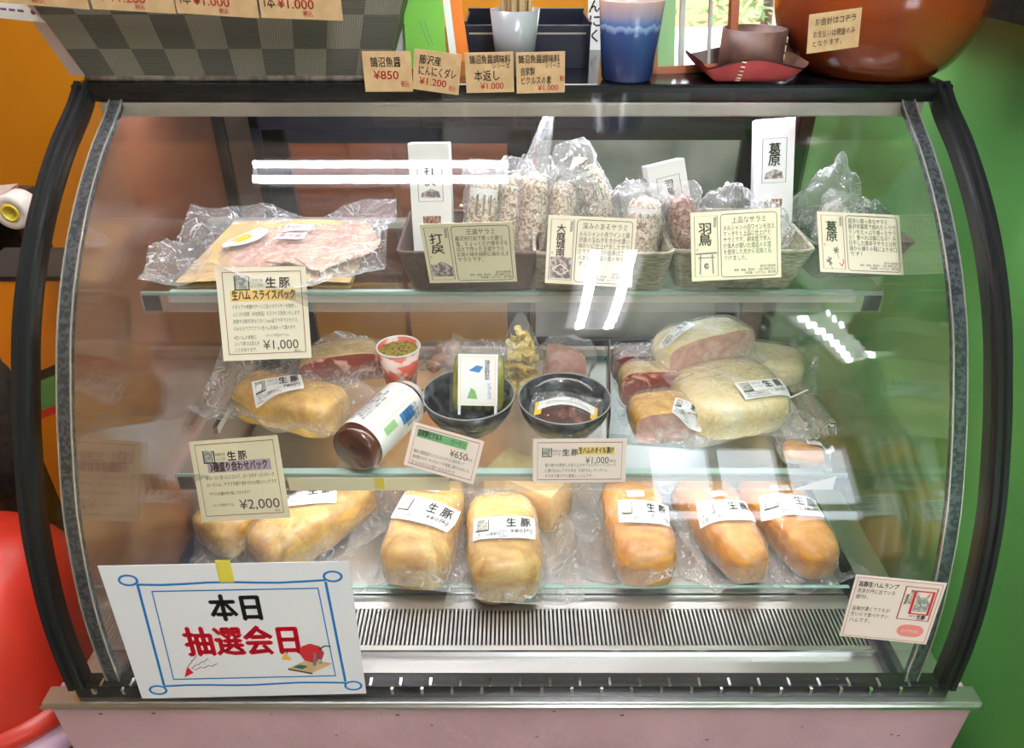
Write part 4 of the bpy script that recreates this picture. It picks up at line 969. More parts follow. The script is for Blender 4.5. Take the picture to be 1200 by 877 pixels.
packed('ham_roll_pack', 'pale tan ham roll with pink cut end and label, front of the tray', 'meat pack', (.222, .905, S2 + .004), R(8), (.085, .096, .060), 53., body='ham', part='meat', bag=(.010, .010, .008, .014), cut=.55, cutm='cut_pink', lab=[((.030, -.020), (.044, .030), R(-28), '', .5)])
# large pale pieces
packed('pork_block', 'large pale fat pork piece with a label, front right of the lower shelf', 'ham', (.330, .955, S2), R(14), (.150, .165, .078), 61., body='fat', part='meat', bag=(.02, .03, .02, .02), lab=[((.030, -.040), (.082, .036), R(2), '1,200円', .7)], lump=.03, p=3.5, lift=.02)
packed('loin_block', 'long pale loin with pink cut face resting on the largest pork piece', 'ham', (.302, 1.035, S2 + .055), R(24), (.085, .165, .062), 62., body='fat', part='meat', cut=.6, cutm='cut_pink', bag=(.012, .012, .012, .015), lump=.03, p=4, lab=[((-.048, .004), (.070, .018), R(22), '', .2)])
packed('pale_slab', 'pale yellow slab in film at the far right of the lower shelf', 'ham', (.430, 1.075, S2), R(70), (.115, .085, .052), 63., body='fat', part='meat', bag=(.02, .02, .02, .03), lump=.02, p=4, e=.6)
zb = thing('zip_bag', 'empty clear zip bag lying beside the large labelled pork piece', 'bag', (.415, .915, S2), R(24))
b = MB(); b.grid(lambda u, v: Vector(((u - .5) * .120, (v - .5) * .085, .006 + .012 * math.sin(math.pi * v) + .006 * ridged((u * 6, v * 5, 3)) + .022 * u * v)), 30, 24, 'film_soft'); b.build('bag_body', zb)
b = MB(); b.grid(lambda u, v: Vector(((u - .5) * .118, .030 + .003 * v, .022 + .022 * u * .9)), 20, 2, 'white'); b.build('zip_seal', zb)
packed('smoked_morsel_pack', 'small amber smoked piece with a label at the right front of the lower shelf', 'ham', (.415, .848, S2), R(80), (.055, .040, .024), 64., body='ham_orange', part='meat', bag=(.012, .012, .012, .012), lab=[((.012, -.022), (.040, .018), R(-85), '', .1)])
# ---------------------------------------------------------------- hams on the deck (top face at 0.82)
S3 = .8203
G = 'smoked hams on the bottom deck'
packed('packed_ham', 'shaded brown-ended ham half hidden under the three-kind platter card', 'ham', (-.420, .858, S3), R(-34), (.115, .088, .072), 71., group=G, bag=(.02, .01, .03, .03), body='ham', lab=[((-.012, .0), (0.054, 0.029), R(34), '', .4)])
packed('packed_ham', 'golden ham lying askew under loose film, second from the left on the deck', 'ham', (-.300, .850, S3), R(-38), (.205, .090, .080), 72., group=G, bag=(.02, .055, .03, .04), lab=[((-.012, .0), (0.092, 0.039), R(46), '', .5)], lift=.03)
packed('packed_ham', 'tall narrow golden ham with a curved label, left of the squat ham', 'ham', (-.127, .828, S3), R(-8), (.20, .100, .090), 73., group=G, bag=(.055, .02, .02, .03), lab=[((.002, -.015), (0.090, 0.044), R(-12), '880円', .7)], strip=((.0, .035), (.030, .016), R(0)), lift=.03, taper=-.12)
packed('packed_ham', 'squat broad golden ham overhanging the glass lip, below the kraft box', 'ham', (-.012, .790, S3), R(4), (.165, .106, .094), 74., group=G, bag=(.03, .05, .025, .03), lab=[((.0, -.012), (0.087, 0.039), R(-4), '980円', .7)], lift=.03)
packed('packed_ham', 'straight orange ham with an upright label, right of the kraft box', 'ham', (.186, .826, S3), R(2), (.185, .090, .088), 75., group=G, body='ham_orange', bag=(.05, .045, .015, .03), lab=[((.006, -.010), (0.076, 0.042), R(-6), '756円', .7)], strip=((-.002, .026), (.026, .012), 0), lift=.03)
packed('packed_ham', 'slim amber ham leaning right, second from the right on the deck', 'ham', (.318, .838, S3), R(13), (.195, .082, .078), 76., group=G, body='ham_orange', bag=(.03, .03, .02, .03), lab=[((-.004, -.008), (0.079, 0.039), R(-10), '1,026円', .7)], strip=((-.004, .028), (.024, .012), 0), taper=.28, lift=.025)
packed('packed_ham', 'amber ham with a wide label, rightmost on the deck', 'ham', (.419, .846, S3), R(13), (.195, .086, .080), 77., group=G, body='ham_orange', bag=(.03, .02, .02, .03), lab=[((-.006, -.006), (0.084, 0.039), R(-18), '1,180円', .7)], strip=((-.006, .030), (.028, .012), R(-14)), taper=.24, lift=.025)
kb = thing('kraft_box', 'plain kraft paper box behind the squat ham', 'box', (.026, .914, S3), R(-32))
b = MB(); b.box((0, 0, .040), (.122, .072, .080), 'kraft_box', bev=.0012); b.build('box_body', kb)
b = MB(); b.box((-.005, -.0363, .040), (.034, .0006, .010), 'ink_brown'); b.build('printed_mark', kb)

# ---------------------------------------------------------------- printed cards
def logo(b, x, y, h, m1='ink', mark='logo'):
    """framed mark, two tiny lines and two large characters; x, y is the top left, h the height"""
    b.rect(x, y - h, x + h * .9, y - h * .05, Z1, mark)
    b.ribbon([(x, y), (x + h * .5, y)], h * .04, Z1 * 1.5, m1); b.ribbon([(x, y), (x, y - h * 1.05), (x + h * 1.02, y - h * 1.05), (x + h * 1.02, y - h * .05), (x + h * .85, y - h * .05)], h * .09, Z1 * 1.5, m1)
    b.ribbon([(x + h * .15, y - h * .3), (x + h * .5, y - h * .2), (x + h * .75, y - h * .45), (x + h * .45, y - h * .6), (x + h * .7, y - h * .8)], h * .06, Z1 * 1.6, 'ink_grey')
    b.text('お肉加工人', x + h * 1.12, y - h * .25, h * .26, m1, Z1, w=h * .95); b.text('ふじさわ', x + h * 1.12, y - h * .62, h * .28, m1, Z1, w=h * .95)
    b.text('生', x + h * 2.25, y - h * .22, h * .72, m1, Z1, w=h * .78, bold=.025); b.text('豚', x + h * 3.25, y - h * .22, h * .72, m1, Z1, w=h * .78, bold=.02)
def lines(b, ls, x, y, h, gap, m, w):
    for i, s in enumerate(ls):
        if s: b.text(s, x, y - i * gap, h, m, Z1, w=w * min(1, len(s) / max(len(q) for q in ls)))
def d_slice(b, w, h):
    b.rring(-w * .43, -h * .43, w * .44, h * .45, .0009, Z1, 'red_deep')
    logo(b, -w * .30, h * .41, h * .14)
    b.rect(-w * .36, h * .14, w * .37, h * .26, Z1 * .7, 'yellow_hl'); b.text('生ハム スライスパック', -w * .34, h * .25, h * .095, 'ink_brown', Z1, w=w * .70, bold=.03)
    lines(b, ['イタリアの老舗サグーン二社のスライサーを使用し、', 'ふじさわ生豚（半加熱品）をスライス販売いたします。', '肉厚や切断不良などなく1mm以下で平でスライス。', 'なめらかでフワフワの生ハムを味わって頂けます。'], -w * .35, h * .10, h * .042, h * .078, 'ink_brown', w * .76)
    b.text('1パック約50グラム', w * .0, -h * .22, h * .032, 'ink_brown', Z1, w=w * .26)
    lines(b, ['※生ハムの状態に', 'よって厚さは変える', 'ことがあります。'], -w * .36, -h * .23, h * .040, h * .068, 'ink_brown', w * .28)
    b.text('¥1,000', -w * .04, -h * .28, h * .115, 'ink_brown', Z1, w=w * .40); b.text('税込', w * .385, -h * .40, h * .03, 'ink_brown', Z1, align='R')
def d_platter(b, w, h):
    b.rring(-w * .44, -h * .43, w * .44, h * .45, .0009, Z1, 'red_deep')
    logo(b, -w * .36, h * .37, h * .14)
    b.rect(-w * .33, h * .10, w * .38, h * .23, Z1 * .7, 'purple_hl'); b.text('3種盛り合わせパック', -w * .30, h * .215, h * .10, 'ink_brown', Z1, w=w * .64, bold=.03)
    lines(b, ['豚ロースの生ハムとコッパ、ロースをやったスモーク', 'ロースハム、サラミを盛り合わせたお得なパックです。'], -w * .37, h * .06, h * .045, h * .085, 'ink_brown', w * .80)
    b.text('サラミは2種お付け致しております！', -w * .36, -h * .14, h * .040, 'ink_brown', Z1, w=w * .46)
    b.text('1パック約75グラム', -w * .34, -h * .285, h * .036, 'ink_brown', Z1, w=w * .24)
    b.text('¥2,000', -w * .04, -h * .24, h * .135, 'ink_brown', Z1, w=w * .45); b.text('税込', w * .41, -h * .385, h * .03, 'ink_brown', Z1, align='R')
def place_card(title, head, body, small, art):
    def d(b, w, h):
        x0, x1 = -w * .46, -w * .20
        b.rring(x0, -h * .44, x1, h * .44, .0006, Z1, 'ink_grey' if art != 'flower' else 'red_deep')
        b.rring(-w * .165, -h * .46, w * .46, h * .45, .0007, Z1, 'ink_brown', r=.004)
        n = len(title); b.vtext(title, (x0 + x1) / 2 - w * .012, h * (.33 if n < 3 else .36), h * (.15 if n < 3 else .105), 'ink', Z1, gap=1.12, bold=.02, sx=1.1)
        b.vtext('湘南地豚', x1 - w * .028, h * .42, h * .038, 'ink', Z1, gap=1.0); b.rring(x0 + w * .02, -h * .06, x0 + w * .035, -h * .03, .0004, Z1, 'red_deep')
        cx, cy = (x0 + x1) / 2, -h * .25; aw, ah = (x1 - x0) * .46, h * .13
        if art == 'hills':
            b.ngon([(cx - aw, cy - ah), (cx + aw, cy - ah), (cx + aw, cy + ah * .2), (cx + aw * .5, cy + ah * .7), (cx, cy + ah), (cx - aw * .6, cy + ah * .5), (cx - aw, cy + ah * .6)], Z1, 'mauve_print')
        elif art == 'ground':
            b.rect(cx - aw, cy - ah * 1.3, cx + aw, cy + ah * 1.1, Z1, 'mauve_print'); b.ribbon([(cx - aw * .8, cy - ah * .3), (cx, cy + ah * .3), (cx + aw * .8, cy - ah * .4), (cx, cy - ah * .9), (cx - aw * .8, cy - ah * .3)], .0012, Z1 * 1.6, 'paper_yellow')
        elif art == 'gate':
            b.ribbon([(cx - aw, cy + ah * 1.1), (cx + aw, cy + ah * 1.15)], .0018, Z1, 'ink_grey'); b.ribbon([(cx - aw * .8, cy + ah * .65), (cx + aw * .8, cy + ah * .65)], .0011, Z1, 'ink_grey')
            for s in (-1, 1): b.ribbon([(cx + s * aw * .55, cy + ah), (cx + s * aw * .62, cy - ah * 1.2)], .0015, Z1, 'ink_grey')
            b.disc(cx, cy - ah * .3, aw * .25, ah * .35, Z1, 'mauve_print')
        else:
            rn = random.Random(4)
            for (fx, fy, s) in ((.25, .9, .6), (-.45, -.5, .7)):
                for k in range(6): a = k * 1.05 + rn.random(); b.ribbon([(cx + aw * fx, cy + ah * fy), (cx + aw * fx + s * .006 * math.cos(a), cy + ah * fy + s * .008 * math.sin(a))], .0016, Z1, 'ink_grey')
                b.ribbon([(cx + aw * fx, cy + ah * fy), (cx + aw * (fx + .25), cy + ah * (fy - 1.1))], .0006, Z1, 'ink_grey')
            b.ribbon([(cx + aw * .5, cy - ah * .7), (cx + aw * .75, cy - ah * 1.1), (cx + aw * .95, cy - ah * .6), (cx + aw * .85, cy - ah * .2)], .0011, Z1, 'red')
        y = h * .40
        if head: b.text(head, w * .15, y, h * .085, 'ink_brown', Z1, w=w * .068 * len(head) * .92, align='C'); y -= h * .115
        gap = (y + h * .24) / max(6, len(body)); mx = max(len(s) for s in body)
        for i, s in enumerate(body): b.text(s, -w * .135, y - i * gap, min(h * .082, gap * .82), 'ink_brown', Z1, w=w * .57 * len(s) / mx)
        for i, (s, wd) in enumerate(small): b.text(s, w * .44, -h * (.305 + .045 * i), h * .034, 'ink', Z1, w=w * wd, align='R')
    return d
SM = [('藤沢市 湘南地豚', .17), ('豚肉・食塩・香辛料　一部に豚肉を含む', .46), ('内容量　60グラム　要冷蔵', .34)]
card('price_card', ((-0.3673,0.8570,1.2692),(-0.2601,0.8737,1.2645),(-0.3658,0.8163,1.1590)), 'cream ham-slice price card marked ¥1,000 hanging from the upper shelf', 'price card', d_slice)
G = 'salami description cards'
card('salami_card', ((-0.1077,0.8312,1.3356),(-0.0001,0.8214,1.3425),(-0.1013,0.8446,1.2543)), 'salami card with a hillside print, leftmost basket', 'card', place_card('打戻', '王道サラミ', ['藤沢市打戻で育った豚と', '塩、ちょっとだけ唐辛子を', '加えて作った王道サラミ', 'お肉の味を純粋に味わえる', 'サラミです。'], SM, 'hills'), 'paper_yellow', group=G)
card('salami_card', ((0.0433,0.8563,1.3381),(0.1466,0.8427,1.3381),(0.0394,0.8273,1.2629)), 'salami card with four large characters and a dark print, second basket', 'card', place_card('大庭城南', '深みのあるサラミ', ['メルシャンの赤ワインと藤', '沢産の玉ねぎをきかせ濃い', '味わいに仕上げましたサラ', 'ミです。名前の由来は工場', 'のある大庭城の南の地名で', 'す。'], SM, 'ground'), 'paper', group=G)
card('salami_card', ((0.2141,0.8668,1.3365),(0.3166,0.8557,1.3470),(0.2174,0.8283,1.2644)), 'salami card with a shrine gate drawing, third basket', 'card', place_card('羽鳥', '上品なサラミ', ['メルシャンの白ワインを加え', 'すっきりと上品に仕上げた', 'サラミです。耕余塾で学ん', 'だ偉人が開いた酒造のお酒', 'を使用した方から羽鳥と名', 'づけました。'], SM, 'gate'), 'paper_yellow', group=G)
card('salami_card', ((0.3762,0.8918,1.3296),(0.4845,0.9018,1.3208),(0.3760,0.8422,1.2707)), 'salami card with red border and chilli drawing beside the green end', 'card', place_card('葛原', '', ['超辛い真っ赤なサラミ', '藤沢市葛原で採れたトウガ', 'ランをたっぷり使ったサラ', 'ミ！食べれば癖になる！天', '日干した唐辛子サラミは乾', '燥から練りの程により辛口', 'です！'], SM, 'flower'), 'paper', group=G)
card('price_card', ((-0.4495,0.8353,1.0170),(-0.3179,0.8191,1.0406),(-0.4366,0.7869,0.9119)), 'cream platter price card marked ¥2,000 below the lower shelf', 'price card', d_platter, 'paper_yellow')
def d_pickle(b, w, h):
    b.rring(-w * .44, -h * .42, w * .45, h * .43, .0008, Z1, 'red_deep')
    b.rect(-w * .42, h * .20, w * .29, h * .39, Z1 * .7, 'green_hl'); b.text('自家製ピクルス', -w * .40, h * .37, h * .13, 'ink', Z1, w=w * .33, bold=.03); b.text('ガーキン', w * .06, h * .36, h * .12, 'ink', Z1, w=w * .21)
    b.text('¥650', w * .08, h * .14, h * .18, 'ink_brown', Z1, w=w * .25); b.text('税込', w * .41, h * .04, h * .06, 'ink_brown', Z1, align='R')
    lines(b, ['鎌倉の農園指定のピクルスのピクルス液を作って', '香味豊かなガーキンきゅうりを使用し漬け込みました。', '生ハムはもちろんお酒やつまみにもサイズ'], -w * .41, -h * .08, h * .075, h * .125, 'ink_brown', w * .82)
card('price_card', ((-0.1317,0.8200,1.0621),(-0.0369,0.8009,1.0434),(-0.1471,0.7991,1.0054)), 'tilted pickle price card with a green heading marked ¥650', 'price card', d_pickle, 'paper_pink')
def d_oil(b, w, h):
    b.rring(-w * .45, -h * .43, w * .45, h * .42, .0008, Z1, 'red_deep')
    logo(b, -w * .40, h * .30, h * .19)
    b.rect(-w * .02, h * .14, w * .37, h * .32, Z1 * .7, 'gold_hl'); b.text('生ハムのオイル漬け', -w * .01, h * .30, h * .13, 'ink_brown', Z1, w=w * .37, bold=.03)
    b.text('¥1,000', w * .06, h * .10, h * .17, 'ink_brown', Z1, w=w * .25); b.text('税込', w * .39, h * .02, h * .06, 'ink_brown', Z1, align='R')
    lines(b, ['香り豊かな熟成した生ハムをオイルとディープフルーツ', 'に漬け込みしてそのまま「お好きな」バーガーに', 'サラダで食べても美味しいハムです。'], -w * .37, -h * .06, h * .075, h * .125, 'ink_brown', w * .76)
card('price_card', ((0.0283,0.8053,1.0440),(0.1548,0.8087,1.0426),(0.0281,0.7873,0.9836)), 'level oil-packed ham price card marked ¥1,000 on the lower rail', 'price card', d_oil, 'paper_pink')
b = MB(); b.add([(-.026, 0, -.001), (.026, .0, 0), (.026, 0, .024), (-.026, 0, .0012), (-.026, .0006, -.001), (.026, .0006, 0), (.026, .0006, .024), (-.026, .0006, .0012)], [(0, 1, 2, 3), (7, 6, 5, 4), (0, 4, 5, 1), (1, 5, 6, 2), (2, 6, 7, 3), (3, 7, 4, 0)], 'white')
o = b.build('paper_tag'); o.location = (0.4230,0.8060,0.9554); tag(o, 'blank white slanted paper tag on the lower rail near the green end', 'tag')
st_ = thing('rail_strip', 'pale paper strip with yellow tape along the left of the lower rail', 'strip', (-.20, .8095, .9625))
b = MB(); b.box((0, 0, 0), (.225, .0008, .023), 'paper_yellow'); b.build('paper', st_)
b = MB(); b.box((.015, -.0007, .0015), (.013, .0006, .020), 'tape'); b.build('tape', st_)
# lottery notice taped to the outside of the front glass
def loop_frame(b, w, h):
    c = [(-w * .385, -h * .40), (w * .415, -h * .40), (w * .395, h * .37), (-w * .365, h * .37)]
    dirs = [(-1, -1), (1, -1), (1, 1), (-1, 1)]; pts = []
    for (x, y), (dx, dy) in zip(c, dirs):
        pts.append((x, y))
    for i in range(4):
        (xa, ya), (xb, yb) = c[i], c[(i + 1) % 4]; b.ribbon([(xa + (xb - xa) * k / 8, ya + (yb - ya) * k / 8 + h * .006 * math.sin(k * 1.3 + i)) for k in range(9)], w * .011, Z1, 'blue')
        (dx, dy) = dirs[i]; b.ribbon([(xa + dx * w * .032 + w * .036 * math.cos(a), ya + dy * h * .030 + h * .034 * math.sin(a)) for a in [k * math.pi / 10 for k in range(20)]], w * .010, Z1 * 1.1, 'blue', True)
    b.ribbon([(-w * .335, -h * .345), (w * .375, -h * .345), (w * .36, h * .32), (-w * .315, h * .32)], w * .006, Z1, 'blue', True)
def d_lot(b, w, h):
    loop_frame(b, w, h)
    b.text('本日', w * .005, h * .27, h * .165, 'ink', Z1, w=w * .205, align='C', bold=.035)
    b.text('抽選会日', w * .0, h * .035, h * .19, 'crimson', Z1, w=w * .48, align='C', bold=.035)
    # party popper
    x, y = -w * .285, -h * .33
    b.ngon([(x, y), (x + w * .045, y + h * .035), (x + w * .025, y + h * .085)], Z1, 'crimson')
    rn = random.Random(2)
    for a, m_ in ((20, 'red_deep'), (42, 'ink_grey'), (62, 'red_deep')):
        p = [(x + w * (.04 + .018 * k) * math.cos(R(a)) * 1.1 + w * .004 * (-1) ** k, y + h * .05 + w * (.02 + .014 * k) * math.sin(R(a)) + w * .006 * (-1) ** k) for k in range(7)]; b.ribbon(p, w * .0035, Z1, m_)
    for k in range(16): b.disc(x + w * rn.uniform(.04, .15), y + h * rn.uniform(.08, .22), w * .0022, w * .0022, Z1, rn.choice(['ink_grey', 'red', 'gold_hl']), 6)
    # lottery drum on its board, with a bell and a tray
    k0 = len(b.v); x, y = w * .275, -h * .13
    b.ngon([(w * .14, -h * .285), (w * .26, -h * .335), (w * .37, -h * .245), (w * .25, -h * .20)], Z1, 'kraft'); b.ngon([(w * .14, -h * .285), (w * .26, -h * .335), (w * .26, -h * .35), (w * .14, -h * .30)], Z1, 'ink_brown')
    b.ngon([(w * .165, -h * .275), (w * .215, -h * .295), (w * .245, -h * .265), (w * .20, -h * .25)], Z1 * 1.4, 'teal')
    b.disc(x, y - h * .01, w * .062, h * .095, Z1 * 1.6, 'red_deep', 8); b.disc(x - w * .006, y, w * .056, h * .085, Z1 * 2, 'red', 8)
    b.ngon([(w * .27, -h * .26), (w * .285, -h * .26), (w * .30, -h * .14), (w * .285, -h * .13)], Z1 * 2.4, 'ink_grey'); b.ngon([(w * .30, -h * .245), (w * .32, -h * .24), (w * .318, -h * .20), (w * .298, -h * .20)], Z1 * 2.5, 'logo')
    b.ribbon([(w * .315, -h * .10), (w * .345, -h * .07), (w * .375, -h * .075)], w * .008, Z1 * 2.4, 'ink')
    b.ngon([(w * .115, -h * .195), (w * .165, -h * .205), (w * .155, -h * .15), (w * .14, -h * .135)], Z1, 'egg'); b.ribbon([(w * .148, -h * .14), (w * .155, -h * .095)], w * .006, Z1, 'ink_brown')
    for q in range(k0, len(b.v)): v = b.v[q]; b.v[q] = Vector((w * .27 + (v.x - w * .27) * .86 + w * .015, -h * .24 + (v.y + h * .24) * .80 + h * .0, v.z + .0002))
sg = card('lottery_notice', ((-0.4299,0.5549,1.0683),(-0.1706,0.5619,1.0679),(-0.4298,0.5401,0.8673)), 'white lottery-day notice with blue looped border taped on the front glass', 'notice', d_lot, 'white_gloss', th=.0005)
X_, w_, h_ = sg.matrix_world.copy(), sg.dimensions.x, sg.dimensions.y
b = MB(); b.box((0, 0, 0), (.0155, .030, .0003), 'tape')
o = b.build('tape_strip', sg); o.location = (-.0005, h_ / 2 - .010, .0006)
def d_rump(b, w, h):
    b.rring(-w * .47, -h * .47, w * .47, h * .47, .0005, Z1, 'red_deep')
    b.text('旨豚生ハムランプ', -w * .44, h * .41, h * .075, 'ink', Z1, w=w * .44, bold=.02)
    lines(b, ['赤身が丹に出ている', '部分。', '', '旨味が濃くてうちが', 'きいので食べやすい', 'ハムです。'], -w * .44, h * .30, h * .065, h * .095, 'ink', w * .42)
    b.rring(w * .08, -h * .12, w * .43, h * .40, .0011, Z1, 'red_deep')
    b.rring(w * .20, -h * .02, w * .40, h * .34, .0022, Z1, 'red'); b.ngon([(w * .22, h * .02), (w * .37, h * .02), (w * .385, h * .15), (w * .35, h * .23), (w * .38, h * .36), (w * .32, h * .25), (w * .26, h * .25), (w * .215, h * .37), (w * .225, h * .2)], Z1 * 1.6, 'logo')
    b.ribbon([(w * .25, h * .05), (w * .30, h * .11), (w * .27, h * .17), (w * .33, h * .16)], .0012, Z1 * 2, 'ink_grey')
    b.vtext('食べて元気', w * .165, h * .35, h * .042, 'ink', Z1); b.vtext('湘南地豚', w * .12, h * .28, h * .038, 'ink', Z1)
    b.text('お肉加工人', w * .20, -h * .045, h * .03, 'ink', Z1, w=w * .08); b.text('生豚', w * .29, -h * .04, h * .062, 'ink', Z1, w=w * .10, bold=.02)
    pts = [(w * .27 + w * .15 * math.copysign(abs(math.cos(a)) ** .6, math.cos(a)), -h * .30 + h * .10 * math.sin(a)) for a in [R(i * 10) for i in range(36)]]
    b.ngon(pts, Z1, 'pink_oval'); b.text('おすすめ商品', w * .27, -h * .28, h * .05, 'paper_pink', Z1 * 1.6, w=w * .19, align='C')
card('ham_note', ((0.3679,0.5668,1.0426),(0.4602,0.5562,1.0411),(0.3653,0.5558,0.9582)), 'pink rump-ham note with red pig stamp stuck low on the glass by the green wall', 'card', d_rump, 'paper_pink', th=.0006)

# ---------------------------------------------------------------- things standing on the case top (z = 1.468)
ST = 1.4682
def hand(b, rows, w, h):
    for s, fx, fy, fh, m_, fw in rows: b.text(s, -w / 2 + fx * w, h / 2 - fy * h, fh * h, m_, Z1, w=fw * w, bold=.01)
def kraft(corners, rows, label, group, Y=None):
    return card('kraft_price_card', corners, label, 'price card', lambda b, w, h: hand(b, rows, w, h), 'kraft', th=.0012, group=group)
G = 'kraft price cards on the case front edge'
kraft(((-0.1742,0.9355,1.5063),(-0.1178,0.9365,1.5063),(-0.1742,0.9355,1.4615)), [('鵠沼魚醤', .16, .16, .22, 'ink', .62), ('¥850', .20, .46, .24, 'red', .52), ('税込', .76, .74, .14, 'red', .17)], 'small kraft card reading ¥850 in red, leftmost of four on the rim', G)
kraft(((-0.1130,0.9358,1.5094),(-0.0584,0.9328,1.5028),(-0.1183,0.9372,1.4644)), [('藤沢産', .12, .14, .20, 'ink', .46), ('にんにくダレ', .12, .40, .22, 'ink', .80), ('¥1.200', .14, .66, .20, 'red', .58), ('税込', .78, .80, .12, 'red', .15)], 'slanting kraft card reading ¥1.200, below the lime card', G)
kraft(((-0.0553,0.9362,1.5043),(0.0014,0.9351,1.5058),(-0.0541,0.9369,1.4597)), [('鵠沼魚醤調味料', .10, .08, .19, 'ink', .84), ('シリーズ', .56, .28, .12, 'ink', .36), ('本返し', .18, .46, .24, 'ink', .52), ('¥1.000', .30, .74, .18, 'red', .48)], 'kraft card with three large characters in front of the chopstick cup', G)
kraft(((0.0044,0.9365,1.5046),(0.0615,0.9355,1.5062),(0.0056,0.9365,1.4593)), [('鵠沼魚醤調味料', .05, .08, .18, 'ink', .84), ('シリーズ', .60, .27, .12, 'ink', .30), ('自家製', .10, .38, .18, 'ink', .28), ('ピクルスの素', .10, .60, .18, 'ink', .62), ('¥1.000', .44, .79, .16, 'red', .42), ('税込', .90, .60, .12, 'red', .09)], 'kraft card with five handwritten rows, rightmost of four on the rim', G)
# woven basket
wb = thing('woven_storage_basket', 'large dark checker-woven basket on the left end of the case top', 'basket', (-.335, 1.05, ST))
def wbp(u, v, off=0.):
    """outer skin: u runs round the basket, v up"""
    hw0, hd0, hw1, hd1 = .180, .085, .232, .118; hw = hw0 + (hw1 - hw0) * v - off; hd = hd0 + (hd1 - hd0) * v - off
    P4 = [(-hw, -hd), (hw, -hd), (hw, hd), (-hw, hd)]; k = u * 4; i = int(k) % 4; f = k - int(k); a, c_ = P4[i], P4[(i + 1) % 4]
    return Vector((a[0] + (c_[0] - a[0]) * f, a[1] + (c_[1] - a[1]) * f, .150 * v + off))
b = MB(); b.grid(lambda u, v: wbp(u % 1., v), 64, 8, 'wk_basket', smooth=False)
uv = [((i // 9) / 64 * 4, (i % 9) / 8) for i in range(65 * 9)]
b.build('basket_wall', wb, uvs=uv)
b = MB(); b.grid(lambda u, v: wbp(u % 1., v, .004), 64, 4, 'basket_liner', smooth=False); b.add([wbp(k / 4, 0, .004) for k in range(4)], [(0, 1, 2, 3)], 'basket_liner'); b.build('liner', wb)
b = MB()
for v in (0.02, 1.0): b.tube([wbp((k / 32) % 1., v) for k in range(33)], .004, 'rope', 6)
b.build('rim', wb)
b = MB()
b.grid(lambda u, v: Vector((-.184 - .052 * v - .024 * u * (1 - .3 * v), -.085 - .033 * v + .004 + .010 * u, .004 + .146 * v)), 6, 10, 'basket_liner'); b.build('corner_flap', wb)
G = 'kraft price cards on the woven basket'
card('white_sign', ((-0.6257,0.9549,1.5599),(-0.5393,0.9562,1.5512),(-0.6274,0.9538,1.5427)), 'white paper sign edge with purple print at the left of the woven basket', 'sign', lambda b, w, h: [b.ribbon([(-w * .5 + w * .11 * k, h * .08), (-w * .42 + w * .11 * k, h * .08)], h * .14, Z1, 'mauve_ink') for k in range(7)] + [b.disc(w * .36, h * .08, h * .16, h * .16, Z1, 'mauve_ink')], 'white', th=.0008)
def bk(u0, v0, u1, v1, u2, v2, u3, v3, price, label):
    return kraft(PC[label], [('1本', .14, .10, .30, 'ink', .10), (price, .30, .12, .28, 'red', .36), ('税込', .52, .56, .16, 'red', .12)], label, G)
PC = {
 'kraft card at the left corner of the woven basket with its price cut off': ((-0.5834,0.9018,1.5939),(-0.4601,0.9050,1.5845),(-0.5859,0.9050,1.5623)),
 'kraft card reading ¥1.200 on the woven basket': ((-0.4550,0.9021,1.5881),(-0.3666,0.9040,1.5832),(-0.4570,0.9060,1.5537)),
 'kraft card reading ¥1.000 in the middle of the woven basket': ((-0.3634,0.9018,1.5876),(-0.2759,0.9036,1.5821),(-0.3659,0.9064,1.5497)),
 'kraft card reading ¥1.000 at the right end of the woven basket': ((-0.2734,0.9016,1.5862),(-0.1848,0.9031,1.5830),(-0.2750,0.9069,1.5449))}
for (lb_, pr_) in zip(PC, ('¥1.200', '¥1.200', '¥1.000', '¥1.000')):
    kraft(PC[lb_], [('1本', .06, .48, .26, 'ink', .13), (pr_, .22, .50, .26, 'red', .44), ('税込', .52, .80, .13, 'red', .12)], lb_, G)
# lime, white and orange boards leaning behind the price cards
def leaf_board(name, corners, m_, label, cat, round_=0., th=.003, draw=None):
    X, w, h = frame(*corners); b = MB()
    if round_:
        pts = [(-w / 2, -h / 2), (w / 2, -h / 2)] + [(w / 2 - round_ + round_ * math.cos(R(a)), h / 2 - round_ + round_ * math.sin(R(a))) for a in (0, 30, 60, 90)] + [(-w / 2 + round_ + round_ * math.cos(R(a)), h / 2 - round_ + round_ * math.sin(R(a))) for a in (90, 120, 150, 180)]
        n = len(pts); b.add([(x, y, 0) for x, y in pts] + [(x, y, -th) for x, y in pts], [list(range(n)), list(range(n, 2 * n))[::-1]] + [(i, i + n, (i + 1) % n + n, (i + 1) % n) for i in range(n)], m_)
    else: b.box((0, 0, -th / 2), (w, h, th), m_)
    if draw: draw(b, w, h)
    o = b.build(name); o.matrix_world = X; return tag(o, label, cat)
leaf_board('lime_board', ((-0.1330,1.0126,1.5645),(-0.0839,1.0130,1.5658),(-0.1305,0.9970,1.4765)), 'green_card', 'lime green rounded board with a pencilled mark behind the price cards', 'board', .022, draw=lambda b, w, h: [b.ribbon([(-w * .12, h * .10), (w * .10, -h * .22)], .0006, Z1, 'ink_grey'), b.ribbon([(0, h * .10), (w * .18, -h * .20)], .0006, Z1, 'ink_grey')])
leaf_board('grey_board', ((-0.1438,1.0281,1.5644),(-0.1296,1.0279,1.5634),(-0.1502,1.0121,1.4751)), 'silver_card', 'narrow pale grey board edge left of the lime board', 'board')
leaf_board('orange_folder', ((-0.0820,1.0471,1.5612),(-0.0662,1.0475,1.5634),(-0.0697,1.0325,1.4781)), 'orange_card', 'orange folder leaning right of the lime board', 'folder', th=.010)
